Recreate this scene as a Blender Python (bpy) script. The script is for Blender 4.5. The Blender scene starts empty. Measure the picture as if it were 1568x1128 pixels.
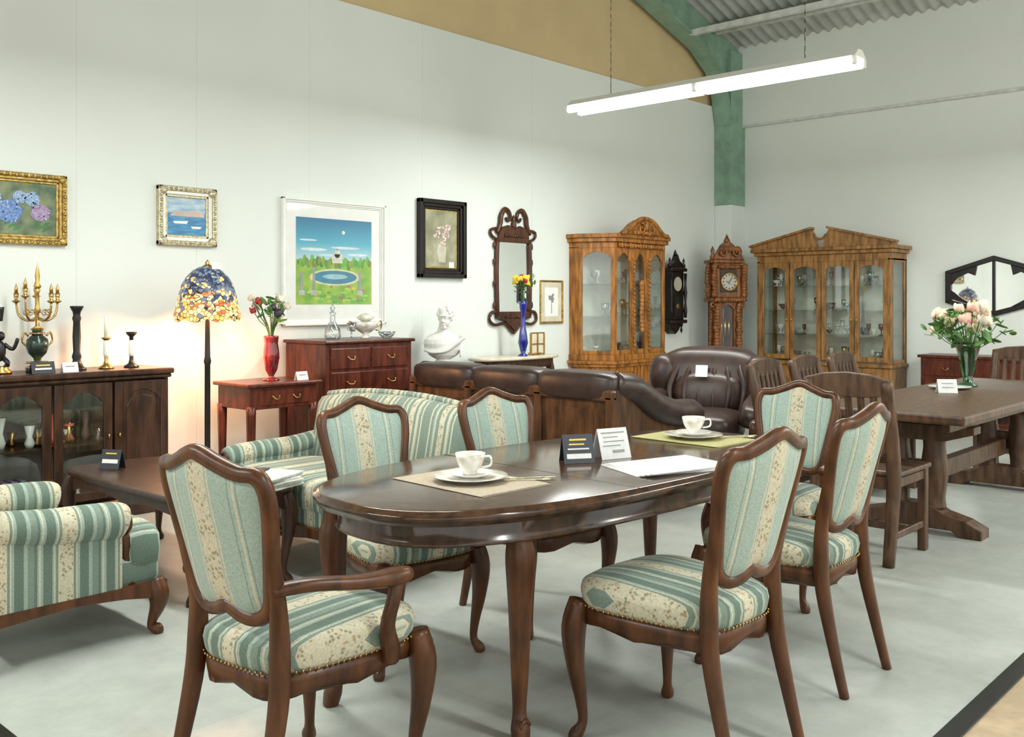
import bpy, bmesh, math, random
from mathutils import Vector, Matrix
random.seed(7)
pi=math.pi
# ---------------------------------------------------------------- frame
CA,SA=.6775,.7355           # floor display frame is turned 47 deg against the walls
def G(r,d): return (CA*r+SA*d, -SA*r+CA*d)
# ---------------------------------------------------------------- materials
def base(name):
    m=bpy.data.materials.new(name); m.use_nodes=True
    n=m.node_tree.nodes; l=m.node_tree.links
    return m,n,l,n['Principled BSDF']
def noisy(name,c1,c2,scale=(1,1,1),ns=6,rough=.5,metal=0,bump=0,coat=0,detail=4,emis=0,spec=.5):
    m,n,l,b=base(name)
    tc=n.new('ShaderNodeTexCoord'); mp=n.new('ShaderNodeMapping'); mp.inputs['Scale'].default_value=scale
    no=n.new('ShaderNodeTexNoise'); no.inputs['Scale'].default_value=ns; no.inputs['Detail'].default_value=detail
    cr=n.new('ShaderNodeValToRGB'); cr.color_ramp.elements[0].position=.35; cr.color_ramp.elements[1].position=.65
    cr.color_ramp.elements[0].color=(*c1,1); cr.color_ramp.elements[1].color=(*c2,1)
    l.new(tc.outputs['Object'],mp.inputs[0]); l.new(mp.outputs[0],no.inputs['Vector']); l.new(no.outputs['Fac'],cr.inputs[0])
    l.new(cr.outputs[0],b.inputs['Base Color'])
    b.inputs['Roughness'].default_value=rough; b.inputs['Metallic'].default_value=metal
    b.inputs['Coat Weight'].default_value=coat; b.inputs['Coat Roughness'].default_value=.12
    b.inputs['Specular IOR Level'].default_value=spec
    if bump:
        bp=n.new('ShaderNodeBump'); bp.inputs['Strength'].default_value=bump; bp.inputs['Distance'].default_value=.01
        l.new(no.outputs['Fac'],bp.inputs['Height']); l.new(bp.outputs[0],b.inputs['Normal'])
    if emis:
        l.new(cr.outputs[0],b.inputs['Emission Color']); b.inputs['Emission Strength'].default_value=emis
    return m
def P(name,c,rough=.5,metal=0,v=.12,ns=12,**k):
    return noisy(name,tuple(x*(1-v) for x in c),tuple(min(1,x*(1+v)) for x in c),ns=ns,rough=rough,metal=metal,**k)
def wood(name,c,rough=.30,coat=.05,v=.45,spec=.3):
    return noisy(name,tuple(x*(1-v) for x in c),tuple(x*(1+v) for x in c),scale=(3,3,.6),ns=9,rough=rough,coat=coat,detail=8,spec=spec)
def fabric(name,axis,period,stops,band,phase=0):
    m,n,l,b=base(name)
    tc=n.new('ShaderNodeTexCoord'); sx=n.new('ShaderNodeSeparateXYZ'); l.new(tc.outputs['Object'],sx.inputs[0])
    a=n.new('ShaderNodeMath'); a.operation='MULTIPLY_ADD'; a.inputs[1].default_value=1/period; a.inputs[2].default_value=10.5+phase
    l.new(sx.outputs[axis],a.inputs[0])
    f=n.new('ShaderNodeMath'); f.operation='FRACT'; l.new(a.outputs[0],f.inputs[0])
    cr=n.new('ShaderNodeValToRGB'); cr.color_ramp.interpolation='CONSTANT'
    e=cr.color_ramp.elements
    e[0].position=stops[0][0]; e[0].color=(*stops[0][1],1); e[1].position=stops[1][0]; e[1].color=(*stops[1][1],1)
    for p,c in stops[2:]:
        x=e.new(p); x.color=(*c,1)
    l.new(f.outputs[0],cr.inputs[0])
    bm_=n.new('ShaderNodeValToRGB'); bm_.color_ramp.interpolation='CONSTANT'; q=bm_.color_ramp.elements
    q[0].position=0;q[0].color=(0,0,0,1); q[1].position=band[0]; q[1].color=(1,1,1,1); z=q.new(band[1]); z.color=(0,0,0,1)
    l.new(f.outputs[0],bm_.inputs[0])
    vo=n.new('ShaderNodeTexVoronoi'); vo.inputs['Scale'].default_value=85; l.new(tc.outputs['Object'],vo.inputs['Vector'])
    vr=n.new('ShaderNodeValToRGB'); vr.color_ramp.elements[0].position=.34; vr.color_ramp.elements[0].color=(1,1,1,1); vr.color_ramp.elements[1].position=.5; vr.color_ramp.elements[1].color=(0,0,0,1)
    l.new(vo.outputs['Distance'],vr.inputs[0])
    no=n.new('ShaderNodeTexNoise'); no.inputs['Scale'].default_value=34; l.new(tc.outputs['Object'],no.inputs['Vector'])
    nr=n.new('ShaderNodeValToRGB'); nr.color_ramp.elements[0].position=.46; nr.color_ramp.elements[0].color=(0,0,0,1); nr.color_ramp.elements[1].position=.53; nr.color_ramp.elements[1].color=(.8,.8,.8,1)
    l.new(no.outputs['Fac'],nr.inputs[0])
    m1=n.new('ShaderNodeMath'); m1.operation='MULTIPLY'; l.new(vr.outputs[0],m1.inputs[0]); l.new(nr.outputs[0],m1.inputs[1])
    m2=n.new('ShaderNodeMath'); m2.operation='MULTIPLY'; l.new(m1.outputs[0],m2.inputs[0]); l.new(bm_.outputs[0],m2.inputs[1])
    fc=n.new('ShaderNodeValToRGB'); fc.color_ramp.interpolation='CONSTANT'; w=fc.color_ramp.elements
    w[0].position=0; w[0].color=(.25,.19,.09,1); w[1].position=.45; w[1].color=(.17,.18,.10,1); z=w.new(.72); z.color=(.36,.22,.12,1)
    sc=n.new('ShaderNodeSeparateColor'); l.new(vo.outputs['Color'],sc.inputs[0]); l.new(sc.outputs[0],fc.inputs[0])
    mx=n.new('ShaderNodeMix'); mx.data_type='RGBA'; l.new(m2.outputs[0],mx.inputs[0]); l.new(cr.outputs[0],mx.inputs[6]); l.new(fc.outputs[0],mx.inputs[7])
    wv=n.new('ShaderNodeTexNoise'); wv.inputs['Scale'].default_value=170; l.new(tc.outputs['Object'],wv.inputs['Vector'])
    wr=n.new('ShaderNodeValToRGB'); wr.color_ramp.elements[0].position=.3; wr.color_ramp.elements[0].color=(.74,.74,.74,1); wr.color_ramp.elements[1].position=.7; wr.color_ramp.elements[1].color=(1,1,1,1)
    l.new(wv.outputs['Fac'],wr.inputs[0])
    mm=n.new('ShaderNodeMix'); mm.data_type='RGBA'; mm.blend_type='MULTIPLY'; mm.inputs[0].default_value=1
    l.new(mx.outputs[2],mm.inputs[6]); l.new(wr.outputs[0],mm.inputs[7]); l.new(mm.outputs[2],b.inputs['Base Color'])
    b.inputs['Roughness'].default_value=.8; b.inputs['Sheen Weight'].default_value=.12; b.inputs['Specular IOR Level'].default_value=.25
    return m
DG=(.125,.175,.140); MG=(.19,.25,.205); PG=(.30,.38,.32); CR=(.54,.50,.37); PB=(.33,.42,.365)
ST=[(0,DG),(.04,PG),(.07,CR),(.09,PG),(.13,DG),(.27,PG),(.30,CR),(.32,MG),(.36,CR),(.60,MG),(.64,CR),(.66,PG),(.70,DG),(.84,PG),(.90,MG)]
F_SX=fabric('stripe_seat',0,.20,ST,(.37,.59)); F_SY=fabric('stripe_side',1,.23,ST,(.37,.59),.2)
BK=[(0,CR),(.03,PB),(.05,MG),(.06,PB),(.31,CR),(.335,PB),(.36,CR),(.64,PB),(.665,CR),(.69,PB),(.94,MG),(.95,PB)]
F_BK=fabric('stripe_back',0,.225,BK,(.37,.63))
F_SB=fabric('stripe_sofa_back',0,.23,[(0,MG),(.14,CR),(.18,MG),(.24,PG),(.27,CR),(.34,MG),(.42,CR),(.58,MG),(.68,CR),(.72,PG),(.76,MG),(.84,CR),(.88,MG)],(.43,.57))
W_CH=wood('walnut_chair',(.075,.027,.009),v=.4,rough=.33,coat=.0,spec=.32); W_TB=wood('walnut_table',(.052,.025,.013),rough=.15,coat=.25,spec=.4)
W_SB=wood('sideboard_wood',(.042,.019,.010)); W_MH=wood('mahogany',(.085,.019,.009)); W_OAK=wood('golden_oak',(.30,.118,.024),rough=.35)
W_OK2=wood('honey_oak',(.27,.133,.042),rough=.35); W_DK=wood('dark_oak',(.080,.042,.023),rough=.4,coat=.0); W_CL=wood('clock_wood',(.20,.072,.020))
W_SO=wood('sofa_wood',(.080,.036,.016)); W_BL=wood('black_wood',(.010,.006,.005)); W_MR=wood('mirror_wood',(.07,.025,.012))
LEA=noisy('brown_leather',(.026,.014,.011),(.046,.025,.020),ns=14,rough=.36,bump=.12,spec=.4)
def glass(name,tint=(1,1,1),gl=.14):
    m,n,l,b=base(name)
    t=n.new('ShaderNodeBsdfTransparent'); t.inputs[0].default_value=(*tint,1)
    g=n.new('ShaderNodeBsdfGlossy'); g.inputs['Roughness'].default_value=.03
    mx=n.new('ShaderNodeMixShader'); fr=n.new('ShaderNodeLayerWeight'); fr.inputs[0].default_value=.2
    ad=n.new('ShaderNodeMath'); ad.operation='MULTIPLY_ADD'; ad.inputs[1].default_value=.5; ad.inputs[2].default_value=gl
    l.new(fr.outputs['Fresnel'],ad.inputs[0]); l.new(ad.outputs[0],mx.inputs[0])
    l.new(t.outputs[0],mx.inputs[1]); l.new(g.outputs[0],mx.inputs[2]); l.new(mx.outputs[0],n['Material Output'].inputs[0])
    return m
GL=glass('clear_glass',(.97,1,.98),.08); GLP=glass('picture_glass',(1,1,1),.02); GLV=glass('crystal',(.85,.9,.9),.3)
MIRROR=P('mirror_silver',(.80,.82,.81),rough=.02,metal=1,v=.01)
BRASS=P('brass',(.45,.29,.095),rough=.3,metal=1); GOLD=P('gilt_gesso',(.42,.29,.09),rough=.42,metal=.75,v=.35,ns=40,bump=.5)
SILV=P('silver_gilt',(.50,.45,.30),rough=.4,metal=.6,v=.3,ns=50,bump=.5)
WHITE=P('white_paint',(.8,.8,.76),v=.03); PORC=P('porcelain',(.8,.78,.73),rough=.12,v=.02); PLAST=P('white_plaster',(.70,.69,.65),rough=.7,v=.05)
BLK=P('black_metal',(.015,.015,.014),rough=.35,metal=.3); PAPER=P('paper',(.68,.68,.67),rough=.8,v=.05,ns=30); CARDB=P('black_card',(.015,.02,.03),rough=.5)
YEL=P('yellow_ink',(.75,.5,.05)); INK=P('grey_ink',(.25,.25,.25))
LEAFM=P('leaf_green',(.10,.23,.055),rough=.5,v=.5); STEM=P('stem_green',(.06,.14,.03),rough=.6)
MARB=P('cream_marble',(.62,.55,.42),rough=.2,v=.1)
# ---------------------------------------------------------------- mesh builder
def catmull(pts,sub,closed=False):
    n=len(pts); out=[]
    pts=[Vector(p) for p in pts]
    rng=range(n if closed else n-1)
    for i in rng:
        if closed: p0,p1,p2,p3=pts[(i-1)%n],pts[i],pts[(i+1)%n],pts[(i+2)%n]
        else: p0,p1,p2,p3=pts[max(i-1,0)],pts[i],pts[i+1],pts[min(i+2,n-1)]
        for k in range(sub):
            t=k/sub
            out.append(.5*((2*p1)+(-p0+p2)*t+(2*p0-5*p1+4*p2-p3)*t*t+(-p0+3*p1-3*p2+p3)*t**3))
    if not closed: out.append(pts[-1])
    return out
def spow(c,e): return math.copysign(abs(c)**e,c)
class B:
    def __init__(s,name): s.name=name; s.v=[]; s.f=[]; s.m=[]; s.sm=[]; s.mats=[]; s.M=Matrix.Identity(4)
    def mi(s,mat):
        if mat not in s.mats: s.mats.append(mat)
        return s.mats.index(mat)
    def raw(s,vs,fs,mat,smooth=True):
        o=len(s.v); k=s.mi(mat)
        s.v+= [tuple(s.M@Vector(v)) for v in vs]
        for f in fs: s.f.append([i+o for i in f]); s.m.append(k); s.sm.append(smooth)
    def bm(s,bm,mat,smooth=False):
        bm.verts.ensure_lookup_table(); bm.verts.index_update()
        s.raw([v.co.copy() for v in bm.verts],[[v.index for v in f.verts] for f in bm.faces],mat,smooth); bm.free()
    def box(s,c,size,mat,bev=.004,rz=0,rx=0,ry=0,seg=1,smooth=False):
        bm=bmesh.new(); bmesh.ops.create_cube(bm,size=1)
        bmesh.ops.scale(bm,vec=size,verts=bm.verts)
        bev=min(bev,min(size)*.45)
        if bev>0: bmesh.ops.bevel(bm,geom=bm.edges[:],offset=bev,segments=seg,affect='EDGES',profile=.5)
        R=Matrix.Translation(c)@Matrix.Rotation(rz,4,'Z')@Matrix.Rotation(ry,4,'Y')@Matrix.Rotation(rx,4,'X')
        bmesh.ops.transform(bm,matrix=R,verts=bm.verts); s.bm(bm,mat,smooth)
    def bx(s,a,b,mat,bev=.004,**k):
        s.box([(a[i]+b[i])/2 for i in range(3)],[abs(b[i]-a[i]) for i in range(3)],mat,bev,**k)
    def loft(s,rings,mat,capa=True,capb=True,closed=True,smooth=True):
        n=len(rings[0]); vs=[p for r in rings for p in r]; fs=[]
        for i in range(len(rings)-1):
            for j in range(n if closed else n-1):
                k=(j+1)%n; fs.append([i*n+j,i*n+k,(i+1)*n+k,(i+1)*n+j])
        if capa: fs.append(list(range(n))[::-1])
        if capb: fs.append([(len(rings)-1)*n+j for j in range(n)])
        s.raw(vs,fs,mat,smooth)
    def lathe(s,prof,c,mat,seg=20,sx=1,sy=1,wob=None):
        rings=[[(c[0]+r*sx*math.cos(2*pi*j/seg),c[1]+r*sy*math.sin(2*pi*j/seg),c[2]+z) for j in range(seg)] for r,z in prof]
        s.loft(rings,mat,prof[0][0]>.0005,prof[-1][0]>.0005)
    def tube(s,pts,rad,mat,seg=8,sub=4,closed=False,asp=1,up=(0,0,1),e=1):
        if not hasattr(rad,'__len__'): rad=[rad]*len(pts)
        P_=catmull(pts,sub,closed); R_=[v.x for v in catmull([(r,0,0) for r in rad],sub,closed)]
        n=len(P_); rings=[]
        for i in range(n):
            if closed: T=P_[(i+1)%n]-P_[i-1]
            else: T=P_[min(i+1,n-1)]-P_[max(i-1,0)]
            T.normalize(); S=T.cross(Vector(up))
            if S.length<.05: S=T.cross(Vector((.3,.9,.2)))
            S.normalize(); N=S.cross(T); r=max(R_[i],.0008)
            rings.append([P_[i]+S*spow(math.cos(2*pi*j/seg),e)*r*asp+N*spow(math.sin(2*pi*j/seg),e)*r for j in range(seg)])
        if closed: rings.append(rings[0])
        s.loft(rings,mat,not closed,not closed)
    def puff(s,c,size,mat,e=1,seg=14,rz=0,rx=0,ry=0):
        R=Matrix.Translation(c)@Matrix.Rotation(rz,4,'Z')@Matrix.Rotation(ry,4,'Y')@Matrix.Rotation(rx,4,'X')
        rings=[]; h=seg//2+1
        for i in range(h):
            v=-pi/2+pi*i/(h-1); v=max(min(v,pi/2-.02),-pi/2+.02)
            rings.append([R@Vector((size[0]/2*spow(math.cos(v),e)*spow(math.cos(2*pi*j/seg),e),size[1]/2*spow(math.cos(v),e)*spow(math.sin(2*pi*j/seg),e),size[2]/2*spow(math.sin(v),e))) for j in range(seg)])
        s.loft(rings,mat)
    def prism(s,out,t0,t1,mat,plane='xz',bev=0,smooth=False):
        def mk(u,v,t): return {'xz':(u,t,v),'xy':(u,v,t),'yz':(t,u,v)}[plane]
        bm=bmesh.new(); vs=[bm.verts.new(mk(u,v,t0)) for u,v in out]
        f=bm.faces.new(vs); r=bmesh.ops.extrude_face_region(bm,geom=[f])
        nv=[x for x in r['geom'] if isinstance(x,bmesh.types.BMVert)]
        d=Vector(mk(0,0,t1))-Vector(mk(0,0,t0)); bmesh.ops.translate(bm,vec=d,verts=nv)
        bmesh.ops.recalc_face_normals(bm,faces=bm.faces[:])
        if bev:
            caps=[f for f in bm.faces if len(f.verts)==len(out)]
            ed=list({e for f in caps for e in f.edges}); bmesh.ops.bevel(bm,geom=ed,offset=bev,segments=2,affect='EDGES',profile=.5)
        s.bm(bm,mat,smooth)
    def scroll(s,c,r,mat,turns=1.3,th=.012,flip=1,start=0,y=0):
        pts=[];rad=[]
        for i in range(13):
            t=i/12; a=start+flip*turns*2*pi*t; rr=r*(1-.85*t)
            pts.append((c[0]+rr*math.cos(a),c[1],c[2]+rr*math.sin(a))); rad.append(th*(1-.3*t))
        s.tube(pts,rad,mat,seg=6,sub=2,up=(0,1,0))
    def carve(s,p0,p1,n,sz,mat):
        p0=Vector(p0);p1=Vector(p1)
        for i in range(n):
            t=(i+.5)/n; p=p0.lerp(p1,t)
            s.puff(p,(sz*random.uniform(.8,1.3),sz*.7,sz*random.uniform(.8,1.3)),mat,seg=8,ry=random.uniform(0,3))
    def done(s,loc=(0,0,0),rz=0,mods=None):
        me=bpy.data.meshes.new(s.name); me.from_pydata(s.v,[],s.f)
        for m in s.mats: me.materials.append(m)
        me.polygons.foreach_set('material_index',s.m); me.polygons.foreach_set('use_smooth',s.sm); me.update()
        bm=bmesh.new(); bm.from_mesh(me); bmesh.ops.recalc_face_normals(bm,faces=bm.faces[:]); bm.to_mesh(me); bm.free()
        o=bpy.data.objects.new(s.name,me); bpy.context.scene.collection.objects.link(o)
        o.location=loc; o.rotation_euler=(0,0,rz)
        return o
def copy(o,loc,rz=0,sc=1):
    n=o.copy(); bpy.context.scene.collection.objects.link(n); n.location=loc; n.rotation_euler=(0,0,rz); n.scale=(sc,sc,sc); return n
# ---------------------------------------------------------------- room
XR=10.55; YL=6.1
WALLM=noisy('wall_white',(.70,.735,.695),(.73,.765,.725),ns=1.2,rough=.6)
TAN=P('tan_board',(.60,.46,.25),rough=.7,v=.04,ns=3); GRN=P('green_steel',(.23,.36,.27),rough=.55,v=.14,ns=6,spec=.3)
ROOFM=P('corrugated_metal',(.40,.42,.40),rough=.5,v=.15,ns=4)
def floormat():
    m,n,l,b=base('vinyl_tile')
    tc=n.new('ShaderNodeTexCoord'); br=n.new('ShaderNodeTexBrick'); mp=n.new('ShaderNodeMapping')
    br.inputs['Scale'].default_value=1; br.inputs['Brick Width'].default_value=.9; br.inputs['Row Height'].default_value=.9; br.inputs['Mortar Size'].default_value=.002
    br.inputs['Color1'].default_value=(.40,.425,.39,1); br.inputs['Color2'].default_value=(.43,.455,.42,1); br.inputs['Mortar'].default_value=(.355,.38,.35,1)
    l.new(tc.outputs['Object'],mp.inputs[0]); l.new(mp.outputs[0],br.inputs['Vector'])
    no=n.new('ShaderNodeTexNoise'); no.inputs['Scale'].default_value=6; no.inputs['Detail'].default_value=12; no.inputs['Roughness'].default_value=.75; l.new(tc.outputs['Object'],no.inputs['Vector'])
    r=n.new('ShaderNodeValToRGB'); r.color_ramp.elements[0].position=.3; r.color_ramp.elements[0].color=(.80,.80,.79,1); r.color_ramp.elements[1].position=.7; r.color_ramp.elements[1].color=(1.06,1.06,1.06,1)
    l.new(no.outputs['Fac'],r.inputs[0])
    mx=n.new('ShaderNodeMix'); mx.data_type='RGBA'; mx.blend_type='MULTIPLY'; mx.inputs[0].default_value=1
    l.new(br.outputs[0],mx.inputs[6]); l.new(r.outputs[0],mx.inputs[7]); l.new(mx.outputs[2],b.inputs['Base Color'])
    b.inputs['Roughness'].default_value=.36
    return m
b=B('floor'); b.bx((1.12,1.03,-.1),(XR+.2,YL+.2,0),floormat(),0)
TF=P('tan_floor',(.40,.30,.19),rough=.5)
b.bx((-6,-6,-.1),(XR+.2,.97,-.004),TF,0)
b.bx((-6,.97,-.1),(1.06,YL+.2,-.004),TF,0)
b.bx((1.06,.97,-.1),(XR+.2,1.03,.004),BLK,0); b.bx((1.06,1.03,-.1),(1.12,YL+.2,.004),BLK,0); b.done()
b=B('wall_left'); b.bx((-6,YL,-.1),(XR+.2,YL+.12,3.65),WALLM,0)
SEAM=P('seam_grey',(.60,.63,.60)); 
for x in (.75,2.6,3.42,4.35,5.5,6.9): b.bx((x-.0012,YL-.0006,.0),(x+.0012,YL+.01,3.65),SEAM,0)
b.bx((-6,YL+.05,3.65),(XR+.2,YL+.12,8),TAN,0); b.done()
b=B('wall_right'); b.bx((XR,-6,-.1),(XR+.15,YL,3.43),WALLM,0)
b.bx((XR-.06,-6,3.43),(XR+.15,YL,4.9),WALLM,.004)
b.done()
b=B('ledge_shade_strip'); b.bx((XR-.07,-6,3.405),(XR,YL-.23,3.43),P('ledge_shade_grey',(.60,.62,.60)),0); b.done()  # grey strip stands in for the shade under the protruding upper wall
def roofz(x): return 4.36+.3*(XR-x) if x>3 else 4.36+.3*(XR-3)-.3*(3-x)
b=B('ceiling'); vs=[];fs=[]
ny=560
for i in range(ny+1):
    y=-6+12.2*i/ny; dz=.022*math.sin(2*pi*y/.13)
    for x in (-6,3,XR+.15): vs.append((x,y,roofz(x)+dz))
for i in range(ny):
    for k in range(2): a=i*3+k; fs.append([a,a+1,a+4,a+3])
b.raw(vs,fs,ROOFM,True); b.done()
b=B('trim_2')
for x in (9.9,8.7,7.5,6.3,5.1,3.9):
    b.bx((x-.04,-6,roofz(x)-.13),(x+.04,YL-.02,roofz(x)-.03),GRN,.004)
b.tube([(9.6,5.7,4.34),(9.6,2,4.34),(9.6,-3,4.34)],.03,P('conduit',(.6,.62,.6)),seg=8,sub=1)
b.bx((9.35,-4,4.30),(9.42,5.9,4.36),P('cable_tray',(.6,.62,.6)),.002); b.done()
b=B('green_steel_column')
b.bx((10.23,5.88,0),(XR-.0,YL-.001,2.46),WALLM,.004)
b.bx((10.22,5.87,2.46),(XR-.0,YL-.001,4.3),GRN,.004)
low=[(3,roofz(3)-.42),(8.46,roofz(8.46)-.40),(9.65,roofz(9.65)-.40),(10.0,4.02),(10.14,3.75),(10.22,3.42)]
up=[(XR-.001,3.42),(XR-.001,roofz(XR)-.03),(3,roofz(3)-.03)]
b.prism(low+up,5.93,YL-.005,GRN,'xz')
for i in range(len(low)-1):
    (x0,z0),(x1,z1)=low[i],low[i+1]; L=math.hypot(x1-x0,z1-z0)
    b.box(((x0+x1)/2,5.97,(z0+z1)/2),(L+.01,.22,.02),GRN,0,ry=-math.atan2(z1-z0,x1-x0))
b.done()
# ---------------------------------------------------------------- lights
TUBE=base('tube_light')[0]; n_=TUBE.node_tree.nodes['Principled BSDF']; n_.inputs['Emission Color'].default_value=(.95,1,.97,1); n_.inputs['Emission Strength'].default_value=22; n_.inputs['Base Color'].default_value=(.9,.9,.9,1)
def fixture(x,y0,y1,z=2.88,power=50):
    b=B('fluorescent_light'); ym=(y0+y1)/2; L=y1-y0
    b.prism([(-.09,.01),(.09,.01),(.03,.06),(-.03,.06)],-L/2,L/2,WHITE,'xz')
    for sx in (-.075,.075):
        for k in (-1,1):
            b.tube([(sx,k*L/4-L/4+.02,-.024),(sx,k*L/4+L/4-.02,-.024)],.025,TUBE,seg=12,sub=1)
            for e in (-1,1): b.box((sx,k*L/4+e*(L/4-.01),-.018),(.04,.02,.058),WHITE,.003)
    for e in (-.68,.68):
        zt=roofz(x)-z-.02; b.tube([(0,e*L/2,.06),(0,e*L/2,zt)],.003,BLK,seg=5,sub=1)
        for k in range(1,int((zt-.1)/.06)): b.puff((0,e*L/2,.05+k*.06),(.014,.006,.045),SILV,seg=6,rz=k*pi/2)
    b.done((x,ym,z))
    ld=bpy.data.lights.new('fluorescent_glow','AREA'); ld.shape='RECTANGLE'; ld.size=.18; ld.size_y=L-.1; ld.energy=power; ld.color=(.97,1,.95)
    lo=bpy.data.objects.new('fluorescent_glow',ld); bpy.context.scene.collection.objects.link(lo); lo.location=(x,ym,z-.055)
K=1.02
fixture(6.155,2.59,4.99,power=75*K)
fixture(2.3,2.1,4.5,power=62*K)  # fixtures from here on are unseen, added to light the room and left wall
fixture(-.9,2.2,4.6,power=72*K)
fixture(2.3,-2.2,.2,power=70*K); fixture(6.1,-2.2,.2,power=84*K); fixture(9.0,-1.6,.8,power=100*K)
ambient=bpy.data.worlds.new('World'); bpy.context.scene.world=ambient; ambient.use_nodes=True
ambient.node_tree.nodes['Background'].inputs[0].default_value=(.97,1,.955,1); ambient.node_tree.nodes['Background'].inputs[1].default_value=1.68
# ---------------------------------------------------------------- legs
def cab(b,x,y,h,mat,dx,dy,r=.034,foot=0):
    s=h/.4
    pts=[(x,y,h+.03),(x+dx*.018,y+dy*.018,h-.05*s),(x+dx*.014,y+dy*.014,h-.16*s),(x-dx*.004,y-dy*.004,.12*s),(x-dx*.008,y-dy*.008,.055*s),(x+dx*.012,y+dy*.012,.018),(x+dx*.018,y+dy*.018,.0)]
    b.tube(pts,[r*.95,r*1.08,r*.8,r*.5,r*.42,r*.62,r*.5],mat,seg=10,up=(0,1,0),e=.8)
# ---------------------------------------------------------------- dining chair
def sout(off,z,yo=0):
    out=[]
    for j in range(32):
        t=2*pi*j/32; cx=spow(math.cos(t),.5); sy=spow(math.sin(t),.55)
        y=(.226+off)*sy; hx=.206+.038*(y/.23)+off
        x=hx*cx
        if y>0: y+=.022*(1-(x/.27)**2)
        out.append((x,y,z))
    return out
def chair(arms):
    b=B('dining_armchair' if arms else 'dining_chair')
    rings=[]
    for off,z in ((-.035,.350),(.0,.360),(.006,.38),(.004,.400),(-.02,.403)):
        rr=sout(off,z)
        rr=[(x,y,zz-(.024*abs(math.cos(3*math.atan2(y,x+1e-6))) if zz<.37 else 0)) for x,y,zz in rr]
        rings.append(rr)
    b.loft(rings,W_CH)
    b.loft([sout(o,z) for o,z in ((-.002,.400),(.008,.416),(.013,.445),(.008,.468),(-.015,.482),(-.08,.494),(-.15,.500),(-.19,.501))],F_SX)
    bead=sout(.010,.407)
    for i in range(32):
        p=Vector(bead[i]);q=Vector(bead[(i+1)%32]); n=max(1,int((q-p).length/.015))
        for k in range(n): b.puff(p.lerp(q,k/n),(.008,.008,.008),BRASS,seg=6)
    for sx in (-1,1): cab(b,sx*.214,.208,.385,W_CH,sx*.8,.6,r=.033)
    def ly(z,x): 
        t=max(0,(z-.45))/.5; return -.215-.12*t**1.15+.035*(x/.2)**2
    for sx in (-1,1):
        pts=[(sx*.175,-.30,.0),(sx*.172,-.262,.15),(sx*.167,-.222,.33),(sx*.162,-.212,.45),(sx*.160,ly(.55,.15),.55),(sx*.168,ly(.66,.165),.66),(sx*.180,ly(.76,.175),.76)]
        b.tube(pts,[.015,.018,.023,.024,.021,.019,.015],W_CH,seg=10,up=(0,1,0),e=.7)
    ol=[(0,.556),(.05,.538),(.10,.536),(.14,.568),(.157,.635),(.174,.72),(.189,.80),(.193,.86),(.178,.896),(.13,.900),(.07,.920),(0,.944)]
    full=ol+[(-x,z) for x,z in ol[-2:0:-1]]
    loop=[(x,ly(z,x),z) for x,z in full]
    b.tube(loop,[.0195]*len(loop),W_CH,seg=8,sub=4,closed=True,up=(0,1,0),asp=1.0,e=.75)
    sm=catmull([(x,0,z) for x,z in full],3,True); c=Vector((0,0,.73))
    for sgn in (1,-1):
        rings=[]
        for t,dm in ((.97,.0),(.92,.011),(.75,.017),(.45,.021),(.02,.022)):
            rings.append([(lambda p:(p.x,ly(p.z,p.x)+sgn*dm,p.z))(c+(p-c)*t) for p in sm])
        b.loft(rings,F_BK,False,True)
    if arms:
        for sx in (-1,1):
            b.tube([(sx*.165,-.235,.615),(sx*.205,-.15,.620),(sx*.25,-.03,.606),(sx*.268,.075,.600),(sx*.264,.12,.599)],[.016,.017,.018,.024,.017],W_CH,seg=10,asp=1.25,e=.8)
            b.tube([(sx*.268,.08,.600),(sx*.275,.06,.55),(sx*.262,.05,.48),(sx*.238,.085,.41),(sx*.23,.09,.37)],[.02,.017,.018,.024,.022],W_CH,seg=8,up=(0,1,0),e=.8)
    return b
def face(th): return math.radians(th-47.35-90)
bc=chair(False); x,y=G(.50,2.87); c1=bc.done((x,y,0),face(134))
def put(o,r,d,th,sc=1): x,y=G(r,d); return copy(o,(x,y,0),face(th),sc)
put(c1,.99,3.5,137); put(c1,-.42,3.62,-51,.96); 
ba=chair(True); x,y=G(-.555,2.57); a1=ba.done((x,y,0),face(53))
put(a1,1.18,4.34,-127,.965); put(c1,.10,4.03,-51,.96)
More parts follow.
